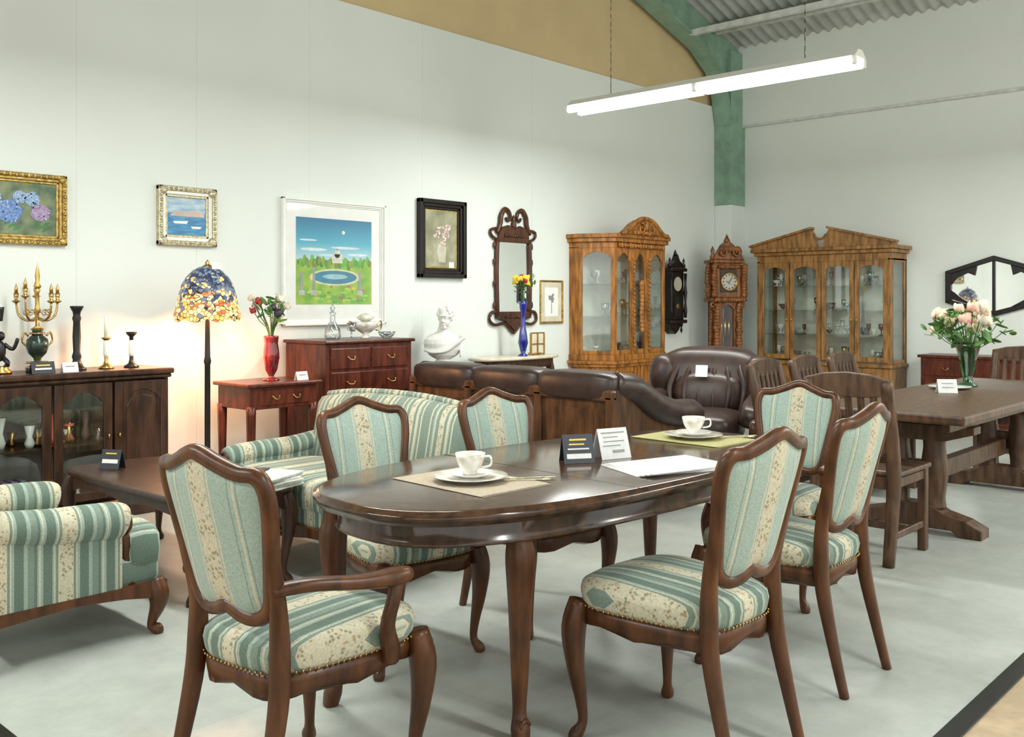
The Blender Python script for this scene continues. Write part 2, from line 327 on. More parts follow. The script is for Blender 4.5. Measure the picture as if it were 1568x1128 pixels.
# ---------------------------------------------------------------- dining table
TA=44.5; TX,TY=G(.255,3.53); TR=math.radians(TA-47.35)
def sup(a,bb,z,e=2/2.7,n=64): return [(a*spow(math.cos(2*pi*j/n),e),bb*spow(math.sin(2*pi*j/n),e),z) for j in range(n)]
b=B('dining_table'); A,Bh=1.05,.485
b.loft([sup(A+o,Bh+o,z) for o,z in ((-.03,.672),(-.012,.676),(-.008,.686),(0,.69),(.004,.700),(0,.710),(-.008,.712),(-.01,.718),(-.02,.72))],W_TB)
b.loft([sup(A-.07+o,Bh-.07+o,z) for o,z in ((-.02,.60),(.006,.604),(.008,.612),(0,.618),(0,.672))],W_TB,True,False)
for xx in (-.26,.26): b.bx((xx-.001,-Bh+.012,.7195),(xx+.001,Bh-.012,.7205),BLK,0)
for (lx,ly_) in ((-.64,-.32),(-.88,.28),(.74,-.33),(.80,.30)):
    dx=math.copysign(.5,lx); dy=math.copysign(.85,ly_)
    pts=[(lx,ly_,.67),(lx,ly_,.60),(lx+dx*.008,ly_+dy*.008,.54),(lx+dx*.004,ly_+dy*.004,.40),(lx,ly_,.2),(lx-dx*.004,ly_-dy*.004,.09),(lx+dx*.008,ly_+dy*.008,.045),(lx+dx*.018,ly_+dy*.018,.0)]
    b.tube(pts,[.04,.038,.043,.034,.025,.020,.028,.023],W_CH,seg=12,up=(0,1,0),e=.8)
    b.scroll((lx+dx*.012,ly_+dy*.03,.055),.02,W_CH,th=.007)
tab=b.done((TX,TY,0),TR)
ZT=.7205
def onT(r,d): x,y=G(r,d); return (x,y,ZT)
MATM=noisy('placemat_weave',(.31,.25,.18),(.42,.36,.27),scale=(1,8,1),ns=60,rough=.9,bump=.4); MATY=noisy('placemat_yellow',(.33,.31,.12),(.46,.43,.2),scale=(1,8,1),ns=60,rough=.9,bump=.4)
FLOR=noisy('porcelain_floral',(.8,.78,.73),(.55,.50,.40),ns=26,rough=.12,detail=1)
def placesetting(r,d,mm):
    p=onT(r,d); b=B('placemat'); b.box((0,0,.0015),(.30,.42,.003),mm,.001)
    for i in range(40):
        for s in (-1,1): b.box((-.145+i*.0075,s*.215,.001),(.002,.02,.001),mm,0)
    b.done(p,TR)
    z=ZT+.0032
    b=B('plate'); b.lathe([(.06,0),(.065,.004),(.085,.010),(.12,.017),(.122,.019),(.085,.013),(.06,.007),(.0,.006)],(0,0,0),FLOR,32); b.done((p[0],p[1],z))
    b=B('saucer'); b.lathe([(.04,0),(.045,.004),(.075,.014),(.076,.016),(.04,.007),(0,.006)],(0,0,0),PORC,28); b.done((p[0],p[1],z+.0125))
    b=B('teacup'); b.lathe([(.022,0),(.024,.006),(.022,.012),(.036,.026),(.045,.048),(.049,.069),(.047,.069),(.042,.045),(.03,.022),(0,.014)],(0,0,0),FLOR,28)
    a=-1.1
    b.tube([(.043*math.cos(a),.043*math.sin(a),.058),(.068*math.cos(a),.068*math.sin(a),.06),(.068*math.cos(a),.068*math.sin(a),.033),(.037*math.cos(a),.037*math.sin(a),.025)],.004,PORC,seg=7); b.done((p[0],p[1],z+.0197))
    b=B('spoon'); b.tube([(-.07,0,.003),(0,0,.004),(.06,0,.003)],[.003,.0022,.003],SILV,seg=6); b.puff((.075,0,.004),(.035,.022,.006),SILV,seg=10)
    b.done((p[0]+.11,p[1]-.13,z),-.7)
    b=B('fork'); b.tube([(-.07,0,.003),(0,0,.004),(.05,0,.003)],[.003,.0022,.003],SILV,seg=6)
    for k in (-1,0,1): b.tube([(.05,0,.003),(.06,k*.006,.003),(.09,k*.006,.004)],.0016,SILV,seg=5,sub=2)
    b.done((p[0]+.15,p[1]-.12,z),-.6)
placesetting(-.135,3.12,MATM); placesetting(.77,4.10,MATY)
def tent(name,loc,rz,w,h,m1,marks):
    b=B(name); t=.32
    for s in (-1,1): b.box((0,s*h*math.sin(t)/2,h*math.cos(t)/2),(w,.002,h),m1,0,rx=s*t)
    for (u,v,ww,hh,mm) in marks:
        y=-h*math.sin(t)*(1-v)-.002; b.box((u*w,y,h*math.cos(t)*v),(ww*w,.001,hh*h),mm,0,rx=-t)
    b.done(loc,rz)
R0=math.radians(-47.35)
tent('black_price_sign',onT(.235,3.50),R0+.25,.115,.105,CARDB,[(0,.82,.55,.06,YEL),(-.05,.66,.5,.05,YEL),(0,.5,.7,.05,PAPER),(0,.25,.8,.17,PAPER)])
tent('white_price_card',onT(.37,3.60),R0+.5,.13,.115,PAPER,[(0,.86,.8,.04,INK),(-.1,.72,.5,.03,INK),(0,.58,.7,.03,INK),(-.1,.44,.6,.03,INK),(.1,.25,.4,.09,INK)])
b=B('document_sheets')
for k in range(4): b.box((k*.006,-k*.005,.002+k*.0035),(.36,.25,.0033),PAPER,0,rz=.05*k)
b.done(onT(.53,3.38),R0+.40)
# ---------------------------------------------------------------- upholstered suite
def suite(name,w,d,bz,az,crest=.05,arm_r=.065,af=.06,zb=.20):
    b=B(name); hw=w/2; hd=d/2
    for s in (-1,1):
        b.prism([(-hd+.02,zb+.05),(-hd+.02,zb),(-hd*.5,zb+.012),(0,zb+.02),(hd*.5,zb+.005),(hd-.02,zb-.02),(hd,zb),(hd,zb+.05)],s*(hw-.06),s*(hw-.02),W_CH,'yz')
    n=[( -hw+.03,zb+.05),(-hw+.03,zb-.02),(-hw*.6,zb+.01),(-hw*.3,zb),(0,zb-.025),(hw*.3,zb),(hw*.6,zb+.01),(hw-.03,zb-.02),(hw-.03,zb+.05)]
    b.prism(n,hd-.045,hd,W_CH,'xz',.004); b.prism(n,-hd,-hd+.04,W_CH,'xz',.004)
    b.puff((0,hd+.0,zb+.005),(.1,.03,.04),W_CH); 
    for sx in (-1,1):
        cab(b,sx*(hw-.05),hd-.04,zb+.02,W_CH,sx*.9,.7,r=.036); 
        b.tube([(sx*(hw-.05),-hd+.04,zb+.03),(sx*(hw-.045),-hd+.03,zb*.5),(sx*(hw-.04),-hd+.0,0)],[.03,.025,.017],W_CH,seg=8,up=(0,1,0),e=.7)
    b.box((0,.01,zb+.095),(w-.08,d-.05,.12),F_SX,.03,seg=3,smooth=True)
    b.puff((0,.05,zb+.185),(w-.2,d-.1,.16),F_SX,e=.35,seg=28)
    if af>.1: b.puff((0,hd-af*.5,zb+.175),(w-.06,af*1.15,.19),F_SX,e=.45,seg=24)
    m=14; rows=[]
    def top(x): u=x/hw; return bz-crest*abs(u)**2.2+.0
    lean=.14
    for (yo,inn) in ((-.065,0.03),(-.05,0.0),(.0,-.012),(.05,0.0),(.075,.04),(.085,.10)):
        ring=[]
        for i in range(m+1):
            x=-hw+.06+(w-.12)*i/m; 
            x*= (1-inn*.25/hw)
            z=top(x)-inn*.7; ring.append((x,-hd+.07+yo-lean*(z-zb-.1)/.6,z))
        for i in range(m,-1,-1):
            x=-hw+.06+(w-.12)*i/m; x*=(1-inn*.25/hw)
            ring.append((x,-hd+.07+yo,zb+.06))
        rows.append(ring)
    b.loft(rows,F_SB,True,True)
    pts=[]
    for i in range(11):
        x=-hw+.06+(w-.12)*i/10; z=top(x); pts.append((x,-hd+.07-lean*(z-zb-.1)/.6,z+.012))
    if crest>.03: b.tube(pts,.018,F_SB,seg=8,sub=2)
    for s in (-1,1):
        xa=s*(hw-.06); y1=hd-af
        b.box((xa-s*.005,(-hd+.05+y1-.01)/2,(zb+.05+az)/2-.02),(.085,y1-.01+hd-.05,az-zb-.02),F_SY,.025,seg=3,smooth=True)
        b.tube([(xa,-hd+.06,az+.02),(xa+s*.004,-hd*.3,az-.005),(xa+s*.008,y1-.17,az-.01),(xa+s*.008,y1-.03,az-.02),(xa+s*.008,y1,az-.025)],[arm_r*.9,arm_r,arm_r*1.02,arm_r*1.03,arm_r*.8],F_SY,seg=18)
        b.tube([(xa+s*.02,y1,az-.075),(xa-s*.005,y1+.015,az-.16),(xa,y1+.03,zb+.04)],[.016,.02,.022],W_CH,seg=8,up=(0,1,0),e=.8)
        b.scroll((xa+s*.008,y1+.008,az-.025),.045,W_CH,th=.009,flip=s,start=-pi/2)
    return b
suite('striped_loveseat',1.30,.68,.80,.50,.05,.06).done((3.0,3.95,0),pi/2)
suite('striped_armchair',.74,.68,.74,.485,.05,.068,.16,.16).done((1.54,3.93,0),-pi/2)
# coffee table
b=B('coffee_table'); 
def rr(a,bb,z,e=.28): return sup(a,bb,z,e,48)
b.loft([rr(.285+o,.66+o,z) for o,z in ((-.03,.412),(-.008,.418),(-.01,.426),(.002,.43),(.004,.442),(-.006,.450),(-.02,.45))],W_SB)
for s in (-1,1):
    pr=[(-.61,.415),(-.61,.33),(-.5,.36),(-.2,.375),(0,.35),(.2,.375),(.5,.36),(.61,.33),(.61,.415)]
    b.prism(pr,s*.245,s*.225,W_SB,'yz'); b.prism([(u*.38,z) for u,z in pr],s*.60,s*.62,W_SB,'xz')
    for t in (-1,1): cab(b,s*.235,t*.60,.39,W_SB,s*.7,t*.7,r=.033)
b.done((2.35,4.41,0))
b=B('newspaper_stack')
for k in range(7): b.box((random.uniform(-.01,.01),random.uniform(-.01,.01),.004+k*.008),(.29,.40,.0075),noisy('newsprint%d'%k,(.42,.42,.38),(.66,.66,.61),ns=40,rough=.9),.001,rz=random.uniform(-.15,.15))
b.box((.07,.02,.060),(.08,.1,.008),BLK,.002,rz=.4); b.done((2.47,3.93,.4505),.25)
tent('black_price_sign',(2.25,4.85,.4505),R0-.2,.11,.10,CARDB,[(0,.8,.55,.06,YEL),(0,.4,.8,.2,PAPER)])
# ---------------------------------------------------------------- leather sofa
b=B('leather_sofa'); hw=.90
b.box((0,-.42,.44),(2*hw-.02,.03,.62),W_SO,.004)
b.box((0,-.435,.745),(2*hw,.05,.07),W_SO,.015,seg=2); b.box((0,-.435,.17),(2*hw,.05,.10),W_SO,.01)
for x in (-hw+.03,-.31,.31,hw-.03): b.box((x,-.435,.45),(.06,.05,.58),W_SO,.006)
for x in (-.6,0,.6): b.box((x,-.437,.46),(.45,.02,.40),W_SO,.009,seg=1)
for i in range(3):
    x=-.58+.58*i
    b.puff((x,-.34,.79),(.62,.27,.18),LEA,e=.45,seg=24); b.puff((x,-.24,.62),(.59,.24,.42),LEA,e=.5,seg=20,rx=.15)
    b.puff((x,.08,.42),(.59,.66,.20),LEA,e=.45,seg=20)
b.box((0,.02,.25),(2*hw-.06,.8,.16),W_SO,.01)
for s in (-1,1):
    b.tube([(s*(hw-.06),-.36,.80),(s*(hw-.02),-.22,.77),(s*(hw-.0),-.03,.66),(s*hw,.18,.60),(s*hw,.38,.585),(s*hw,.45,.55)],[.08,.085,.085,.085,.085,.06],LEA,seg=14)
    b.prism([(-.42,.1),(.40,.1),(.42,.35),(.38,.55),(.1,.58),(-.1,.66),(-.3,.76),(-.42,.78)],s*(hw-.05),s*(hw-.0),W_SO,'yz',.004)
    for y in (-.4,.36): b.box((s*(hw-.05),y,.07),(.07,.07,.14),W_SO,.006)
b.done((5.02,4.30,0),-pi/2)
b=B('leather_armchair')
b.puff((0,-.30,.66),(.86,.30,.58),LEA,e=.6,seg=24,rx=.2); b.puff((0,-.36,.86),(.66,.24,.20),LEA,e=.7,seg=20)
b.puff((0,-.2,.60),(.56,.22,.34),LEA,e=.7,seg=20,rx=.2); b.puff((0,.1,.40),(.60,.66,.24),LEA,e=.55,seg=24)
for s in (-1,1):
    b.puff((s*.40,.02,.52),(.22,.72,.20),LEA,e=.6,seg=20,rx=-.1,ry=s*.15); b.puff((s*.36,-.26,.72),(.22,.22,.36),LEA,e=.8,seg=16)
    b.tube([(s*.41,-.35,.12),(s*.41,-.1,.28),(s*.42,.2,.42),(s*.42,.4,.46),(s*.42,.43,.40)],[.03,.035,.035,.035,.03],W_SO,seg=8)
    b.tube([(s*.41,.36,.45),(s*.40,.33,.25),(s*.41,.38,.0)],[.03,.03,.03],W_SO,seg=8,up=(0,1,0)); b.tube([(s*.38,-.25,.3),(s*.38,-.35,.0)],[.03,.03],W_SO,seg=8,up=(0,1,0))
for x in (-.27,-.16,-.05,.06,.17,.28):
    b.tube([(x*.9,-.085,.48),(x,-.100,.58),(x,-.135,.68),(x*.85,-.20,.80),(x*.8,-.26,.90)],[.012,.02,.022,.022,.012],LEA,seg=8)
b.box((0.04,-.115,.78),(.09,.004,.09),PAPER,0,rx=.3)
b.box((0,.02,.24),(.74,.66,.10),W_SO,.02)
x,y=G(1.42,7.15); b.done((x,y,0),face(-112))
# ---------------------------------------------------------------- sideboard with arched doors
b=B('sideboard'); x0,x1,yf,yb,H=1.58,3.0,5.68,6.09,.89
DOT=P('cabinet_lining',(.20,.17,.14))
b.bx((x0-.02,yf-.03,H-.035),(x1+.02,yb,H),W_SB,.01,seg=2); b.bx((x0-.01,yf-.015,H-.06),(x1+.01,yb,H-.035),W_SB,.008)
b.bx((x0,yf,.0),(x1,yb,.10),W_SB,.006); b.bx((x0-.01,yf-.012,.08),(x1+.01,yb,.11),W_SB,.008)
b.bx((x0,yb-.02,.1),(x1,yb,H-.05),DOT,0); b.bx((x0,yf+.02,.1),(x0+.02,yb,H-.05),W_SB,0); b.bx((x1-.02,yf+.02,.1),(x1,yb,H-.05),W_SB,0)
for z in (.11,.45): b.bx((x0+.02,yf+.05,z),(x1-.02,yb-.02,z+.012),W_SB,0)
ds=[1.58,1.935,2.29,2.645,3.0]
def arch_frame(b,xa,xb,za,zb,y,fw,mat,th=.02,rise=.06):
    b.bx((xa,y,za),(xa+fw,y+th,zb),mat,.003); b.bx((xb-fw,y,za),(xb,y+th,zb),mat,.003); b.bx((xa+fw,y,za),(xb-fw,y+th,za+fw),mat,.003)
    zi=zb-fw-rise; w=xb-xa-2*fw; pts=[(xa+fw,zb),(xa+fw,zi)]
    for i in range(1,16):
        t=i/16; u=xa+fw+w*t; pts.append((u,zi+(.35*rise if .12<t<.88 else 0)+ (rise*.65*math.sin(pi*(t-.12)/.76) if .12<t<.88 else 0)))
    pts+=[(xb-fw,zi),(xb-fw,zb)]
    b.prism(pts,y,y+th,mat,'xz')
for i in range(4):
    xa,xb=ds[i]+.008,ds[i+1]-.008
    arch_frame(b,xa,xb,.13,H-.07,yf,.05,W_SB)
    if i in (1,2): b.bx((xa+.04,yf+.008,.17),(xb-.04,yf+.011,H-.11),GL,0)
    else:
        b.bx((xa+.04,yf+.008,.17),(xb-.04,yf+.016,H-.11),W_SB,0); b.prism([(xa+.07,.2),(xb-.07,.2),(xb-.07,H-.22),(xb-.1,H-.17),((xa+xb)/2,H-.15),(xa+.1,H-.17),(xa+.07,H-.22)],yf+.002,yf+.016,W_SB,'xz',.006)
    b.puff((xb-.025 if i%2==0 else xa+.025,yf-.008,.5),(.014,.018,.03),BRASS,seg=8)
for k in range(26):
    x=random.uniform(2.0,2.6); z=random.choice([.122,.462]); c=random.choice([PORC,PORC,GLV,BRASS,P('ware%d'%k,(random.uniform(.2,.8),.15,.12))])
    h=random.uniform(.07,.18); b.lathe([(.02,0),(.03,h*.2),(.015,h*.5),(.03,h),(.0,h)],(x,random.uniform(5.76,5.95),z),c,12)
for k in range(5): b.box((1.98+.05*k,5.9,.20),(.035,.12,.14),P('bookish%d'%k,(random.uniform(.1,.5),.2,random.uniform(.1,.5))),.003,ry=.15)
b.done()
def cand(x,y,h,zb):
    b=B('candelabrum'); DKG=P('verdigris',(.03,.05,.04),rough=.25,metal=.4)
    b.lathe([(.062,0),(.062,.02),(.05,.03),(.03,.045),(.018,.06),(.022,.08),(.05,.11),(.062,.15),(.058,.19),(.03,.215),(.028,.24),(.036,.25)],(0,0,0),DKG,24)
    b.lathe([(.036,.25),(.012,.27),(.010,.34),(.02,.36),(.012,.38),(.01,.46),(.018,.48),(.0,.5)],(0,0,0),BRASS,16)
    for s in (0,.03,.2): b.lathe([(.064-s*.1,.02+s),(.066-s*.1,.026+s),(.06-s*.1,.032+s)],(0,0,0),BRASS,24)
    for sx in (-1,1): b.tube([(sx*.055,0,.15),(sx*.085,0,.18),(sx*.075,0,.23),(sx*.05,0,.21)],.006,BRASS,seg=6)
    for i in range(5):
        a=2*pi*i/5; c,s=math.cos(a),math.sin(a); R=.115; z=.46 if i%2 else .43
        b.tube([(0,0,.32),(c*.05,s*.05,.30),(c*.1,s*.1,.33),(c*R,s*R,z-.03)],[.008,.007,.007,.006],BRASS,seg=6)
        b.scroll((c*.06,s*.06,.345),.022,BRASS,th=.004)
        b.lathe([(.006,-.03),(.022,-.02),(.024,-.015),(.008,-.008),(.013,.01),(.015,.03),(.0,.03)],(c*R,s*R,z),BRASS,12)
        b.lathe([(.010,.03),(.010,.06),(.004,.075),(0,.09)],(c*R,s*R,z),BRASS,10)
    b.lathe([(.01,.48),(.022,.5),(.01,.52),(.014,.56),(.008,.6),(0,.64)],(0,0,0),BRASS,12)
    b.done((x,y,zb))
Z1=.8905
cand(2.28,5.88,.65,Z1)
def lath(name,x,y,z,prof,mat,seg=20,extra=None):
    b=B(name); b.lathe(prof,(0,0,0),mat,seg)
    if extra: extra(b)
    return b.done((x,y,z))
lath('black_candlestick',2.50,5.86,Z1,[(.055,0),(.055,.012),(.04,.02),(.03,.04),(.022,.06),(.028,.08),(.02,.11),(.024,.2),(.02,.29),(.026,.31),(.02,.33),(.024,.35),(.038,.375),(.038,.385),(.0,.385)],BLK,16)
def wax(b): b.lathe([(.013,.19),(.013,.32),(.004,.325),(.0,.34)],(0,0,0),PORC,12); b.lathe([(.014,.07),(.018,.09),(.018,.16),(.014,.18)],(0,0,0),PORC,12)
lath('brass_candlestick',2.68,5.86,Z1,[(.045,0),(.045,.01),(.02,.025),(.012,.05),(.012,.17),(.028,.185),(.028,.192),(0,.192)],BRASS,16,wax)
lath('brass_candlestick',2.84,5.86,Z1,[(.045,0),(.045,.01),(.02,.025),(.013,.05),(.013,.19),(.032,.21),(.032,.222),(0,.222)],BLK,16,lambda b:b.lathe([(.014,.07),(.018,.09),(.018,.15),(.014,.17)],(0,0,0),PORC,12))
def fig(b):
    BZ=BLK; b.puff((0,0,.13),(.06,.05,.12),BZ); b.puff((0,-.005,.215),(.045,.05,.055),BZ); b.tube([(-.02,0,.17),(-.07,-.02,.2),(-.05,-.02,.28),(-.0,0,.32)],.012,BZ); b.tube([(.02,0,.17),(.06,-.02,.14),(.08,-.04,.2)],.011,BZ)
    for s in (-1,1): b.tube([(s*.015,0,.09),(s*.03,-.03,.06),(s*.02,0,.03)],.014,BZ)
    b.tube([(0,0,.3),(0,0,.38)],[.012,.022],BZ,up=(0,1,0))
lath('cherub_figurine',2.07,5.86,Z1,[(.06,0),(.06,.015),(.04,.03),(.045,.04),(0,.045)],BRASS,16,fig)
tent('black_price_sign',(2.25,5.73,Z1),0,.13,.07,CARDB,[(0,.7,.6,.1,YEL),(0,.4,.7,.15,PAPER)])
tent('white_price_card',(2.40,5.72,Z1),0,.09,.06,PAPER,[(0,.6,.6,.1,INK)])
# ---------------------------------------------------------------- floor lamp
m,n,l,bs=base('stained_glass')
tc=n.new('ShaderNodeTexCoord'); vo=n.new('ShaderNodeTexVoronoi'); vo.inputs['Scale'].default_value=38; l.new(tc.outputs['Object'],vo.inputs['Vector'])
ve=n.new('ShaderNodeTexVoronoi'); ve.feature='DISTANCE_TO_EDGE'; ve.inputs['Scale'].default_value=38; l.new(tc.outputs['Object'],ve.inputs['Vector'])
sz=n.new('ShaderNodeSeparateXYZ'); l.new(tc.outputs['Object'],sz.inputs[0])
zr=n.new('ShaderNodeMapRange'); zr.inputs['From Min'].default_value=1.24; zr.inputs['From Max'].default_value=1.47; l.new(sz.outputs[2],zr.inputs[0])
sc=n.new('ShaderNodeSeparateColor'); l.new(vo.outputs['Color'],sc.inputs[0])
ad=n.new('ShaderNodeMath'); ad.operation='MULTIPLY_ADD'; ad.inputs[1].default_value=.5; l.new(sc.outputs[0],ad.inputs[0])
md=n.new('ShaderNodeMath'); md.operation='MULTIPLY'; md.inputs[1].default_value=.50; l.new(zr.outputs[0],md.inputs[0]); l.new(md.outputs[0],ad.inputs[2])
cr=n.new('ShaderNodeValToRGB'); cr.color_ramp.interpolation='CONSTANT'; e=cr.color_ramp.elements
e[0].position=0; e[0].color=(.72,.34,.07,1); e[1].position=.16; e[1].color=(.85,.58,.24,1)
for p,c in ((.32,(.40,.11,.03)),(.38,(.62,.38,.15)),(.48,(.12,.13,.18)),(.58,(.03,.05,.10)),(.7,(.11,.15,.20)),(.8,(.02,.03,.07)),(.95,(.18,.22,.24))): q=e.new(p); q.color=(*c,1)
l.new(ad.outputs[0],cr.inputs[0])
er=n.new('ShaderNodeMath'); er.operation='GREATER_THAN'; er.inputs[1].default_value=.05; l.new(ve.outputs['Distance'],er.inputs[0])
mx=n.new('ShaderNodeMix'); mx.data_type='RGBA'; mx.inputs[6].default_value=(.02,.015,.01,1); l.new(er.outputs[0],mx.inputs[0]); l.new(cr.outputs[0],mx.inputs[7])
l.new(mx.outputs[2],bs.inputs['Base Color']); l.new(mx.outputs[2],bs.inputs['Emission Color']); bs.inputs['Emission Strength'].default_value=1.0; bs.inputs['Roughness'].default_value=.3; bs.inputs['Specular IOR Level'].default_value=.25
SG=m
b=B('floor_lamp')
b.lathe([(.15,0),(.15,.02),(.13,.035),(.05,.05),(.025,.08)],(0,0,0),BLK,28)
b.lathe([(.020,.06),(.022,.1),(.018,.14),(.018,.9),(.024,.92),(.018,.95),(.014,1.2),(.014,1.52)],(0,0,0),BLK,14)
rings=[]
for i,(r,z) in enumerate([(.208,1.195),(.204,1.225),(.190,1.28),(.176,1.35),(.158,1.41),(.13,1.46),(.09,1.50),(.05,1.522),(.03,1.526)]):
    rings.append([((r)*math.cos(2*pi*j/72),(r)*math.sin(2*pi*j/72),z-(.022*abs(math.sin(9*pi*j/72)) if i==0 else 0)) for j in range(72)])
b.loft(rings,SG,False,False); b.lathe([(.035,1.52),(.03,1.53),(.012,1.54),(.016,1.55),(0,1.57)],(0,0,0),BRASS,16)
b.box((.02,-.08,1.53),(.07,.004,.045),PAPER,0); b.box((0,-.05,1.515),(.03,.06,.02),BRASS,0)
b.done((3.215,5.60,0))
ld=bpy.data.lights.new('lamp_bulb','POINT'); ld.energy=50; ld.color=(1,.48,.23); ld.shadow_soft_size=.05
lo=bpy.data.objects.new('lamp_bulb',ld); bpy.context.scene.collection.objects.link(lo); lo.location=(3.215+.03,5.65,1.21)
# ---------------------------------------------------------------- end table + chest
def pull(b,x,y,z,w=.05):
    for s in (-1,1): b.puff((x+s*w/2,y,z),(.014,.012,.014),BRASS,seg=8)
    b.tube([(x-w/2,y-.006,z),(x-w/4,y-.012,z-.016),(x+w/4,y-.012,z-.016),(x+w/2,y-.006,z)],.0035,BRASS,seg=5)
b=B('side_table'); 
b.bx((3.40,5.42,.745),(3.98,5.86,.77),W_MH,.008,seg=2); b.bx((3.43,5.45,.60),(3.95,5.84,.745),W_MH,.004)
b.bx((3.50,5.442,.625),(3.89,5.452,.725),W_MH,.003); pull(b,3.62,5.44,.68); pull(b,3.78,5.44,.68)
for x in (3.45,3.93):
    for y in (5.47,5.82): b.tube([(x,y,.62),(x,y,.3),(x,y,0)],[.028,.022,.015],W_MH,seg=8,up=(0,1,0),e=.5)
b.done()
b=B('chest_of_drawers'); 
b.bx((4.08,5.53,1.0),(4.92,6.05,1.025),W_MH,.008,seg=2); b.bx((4.10,5.555,.10),(4.90,6.04,1.0),W_MH,.004)
b.bx((4.12,5.545,.9),(4.88,5.56,.905),W_MH,0)
for (xa,xb,za,zb) in ((4.14,4.49,.82,.97),(4.51,4.86,.82,.97),(4.14,4.86,.64,.80),(4.14,4.86,.43,.62),(4.14,4.86,.20,.41)):
    b.bx((xa,5.543,za),(xb,5.557,zb),W_MH,.006,seg=2)
    if xb-xa<.5: pull(b,(xa+xb)/2,5.538,(za+zb)/2+.01,.06)
    else: pull(b,xa+.17,5.538,(za+zb)/2+.01,.07); pull(b,xb-.17,5.538,(za+zb)/2+.01,.07)
b.prism([(4.10,.12),(4.10,0),(4.2,0),(4.24,.08),(4.76,.08),(4.8,0),(4.9,0),(4.9,.12)],5.55,5.58,W_MH,'xz'); b.bx((4.1,5.58,0),(4.14,6.04,.12),W_MH,.003); b.bx((4.86,5.58,0),(4.9,6.04,.12),W_MH,.003)
b.done()
def rose(b,c,r,mat):
    b.puff(c,(r*1.1,r*1.1,r*1.1),mat,seg=8)
    for i in range(6):
        a=i*2*pi/6+.3; t=random.uniform(.5,.8)
        b.puff((c[0]+math.cos(a)*r*.5,c[1]+math.sin(a)*r*.5,c[2]-r*.1+random.uniform(-.2,.3)*r),(r*.9,r*.5,r*1.2),mat,seg=8,rz=a+pi/2,rx=random.uniform(-.5,.5))
def leaf(b,c,L,mat):
    b.puff(c,(L,L*.45,L*.06),mat,seg=8,rz=random.uniform(0,6),ry=random.uniform(-1,1),rx=random.uniform(-.8,.8))
def bouquet(name,loc,zc,R,mats,nf,nl,vase,rr_=.03,hz=1.0,leaf_s=.06):
    b=B(name); vase(b); vt=zc-R*hz*.9
    for i in range(nf+nl):
        a=random.uniform(0,2*pi) if i>=nf else 2.4*i; u=random.uniform(.1,1)**.6 if i>=nf else (.25+.75*((i*.618)%1)); ph=random.uniform(-.1,1)
        if i>=nf: ph=random.uniform(-.6,.9)
        p=(math.cos(a)*R*u,math.sin(a)*R*u,zc+R*hz*ph*(1-.5*u*u))
        b.tube([(0,0,.02),(p[0]*.15,p[1]*.15,vt),(p[0]*.6,p[1]*.6,(vt+p[2])/2),p],.0028,STEM,seg=5,sub=3)
        if i<nf: rose(b,p,rr_*random.uniform(.8,1.15),mats[i%len(mats)])
        else:
            for k in range(4): leaf(b,(p[0]*random.uniform(.7,1.1)+random.uniform(-.03,.03),p[1]*random.uniform(.7,1.1)+random.uniform(-.03,.03),p[2]+random.uniform(-.05,.03)),leaf_s*random.uniform(.7,1.3),LEAFM)
    b.done(loc)
CREAM=P('cream_petal',(.72,.66,.52),v=.1); PINK=P('pink_petal',(.78,.46,.37),v=.12); PEACH=P('peach_petal',(.8,.58,.44),v=.12); YP=P('yellow_petal',(.85,.6,.04)); RED=P('red_petal',(.35,.02,.02)); DKP=P('dark_petal',(.04,.035,.05))
REDG=P('red_glass',(.13,.008,.012),rough=.06,v=.3,coat=1); BLUG=P('cobalt_glass',(.008,.015,.20),rough=.05,coat=1,v=.3); GRNG=glass('green_glass',(.25,.66,.38),.12)
bouquet('flower_vase',(3.70,5.62,.7705),.45,.18,[CREAM,CREAM,DKP,CREAM,RED],11,10,lambda b:b.lathe([(.055,0),(.055,.008),(.02,.02),(.018,.03),(.04,.07),(.055,.15),(.052,.2),(.045,.25),(.05,.29),(.052,.3),(.046,.3),(.03,.1),(0,.04)],(0,0,0),REDG,24),rr_=.036,hz=.8)
tent('white_price_card',(3.86,5.50,.7705),0,.09,.06,PAPER,[(0,.6,.6,.1,INK)])
lath('glass_decanter',4.33,5.78,1.0255,[(.05,0),(.06,.02),(.055,.08),(.02,.13),(.018,.18),(.025,.2),(.01,.2),(.02,.23),(.0,.26)],GLV,20)
b=B('china_bowl'); b.lathe([(.03,0),(.03,.01),(.015,.03),(.04,.05),(.085,.09),(.095,.125),(.09,.125),(.07,.08),(0,.05)],(0,0,0),FLOR,24,sx=1.3)
b.tube([(.11,0,.1),(.15,0,.13),(.15,0,.07),(.1,0,.06)],.006,BRASS); b.tube([(-.11,0,.1),(-.15,0,.13),(-.15,0,.07),(-.1,0,.06)],.006,BRASS)
b.lathe([(.0,0),(.03,.02),(.06,.045),(.03,.07),(0,.08)],(0,0,.11),FLOR,18,sx=1.3)
b.done((4.62,5.76,1.0255))
lath('crystal_goblet',4.44,5.70,1.0255,[(.035,0),(.03,.005),(.006,.012),(.006,.05),(.03,.07),(.036,.12),(.033,.12),(.0,.07)],GLV,18)
lath('crystal_dish',4.76,5.68,1.0255,[(.03,0),(.055,.02),(.07,.05),(.066,.05),(.0,.012)],GLV,18)
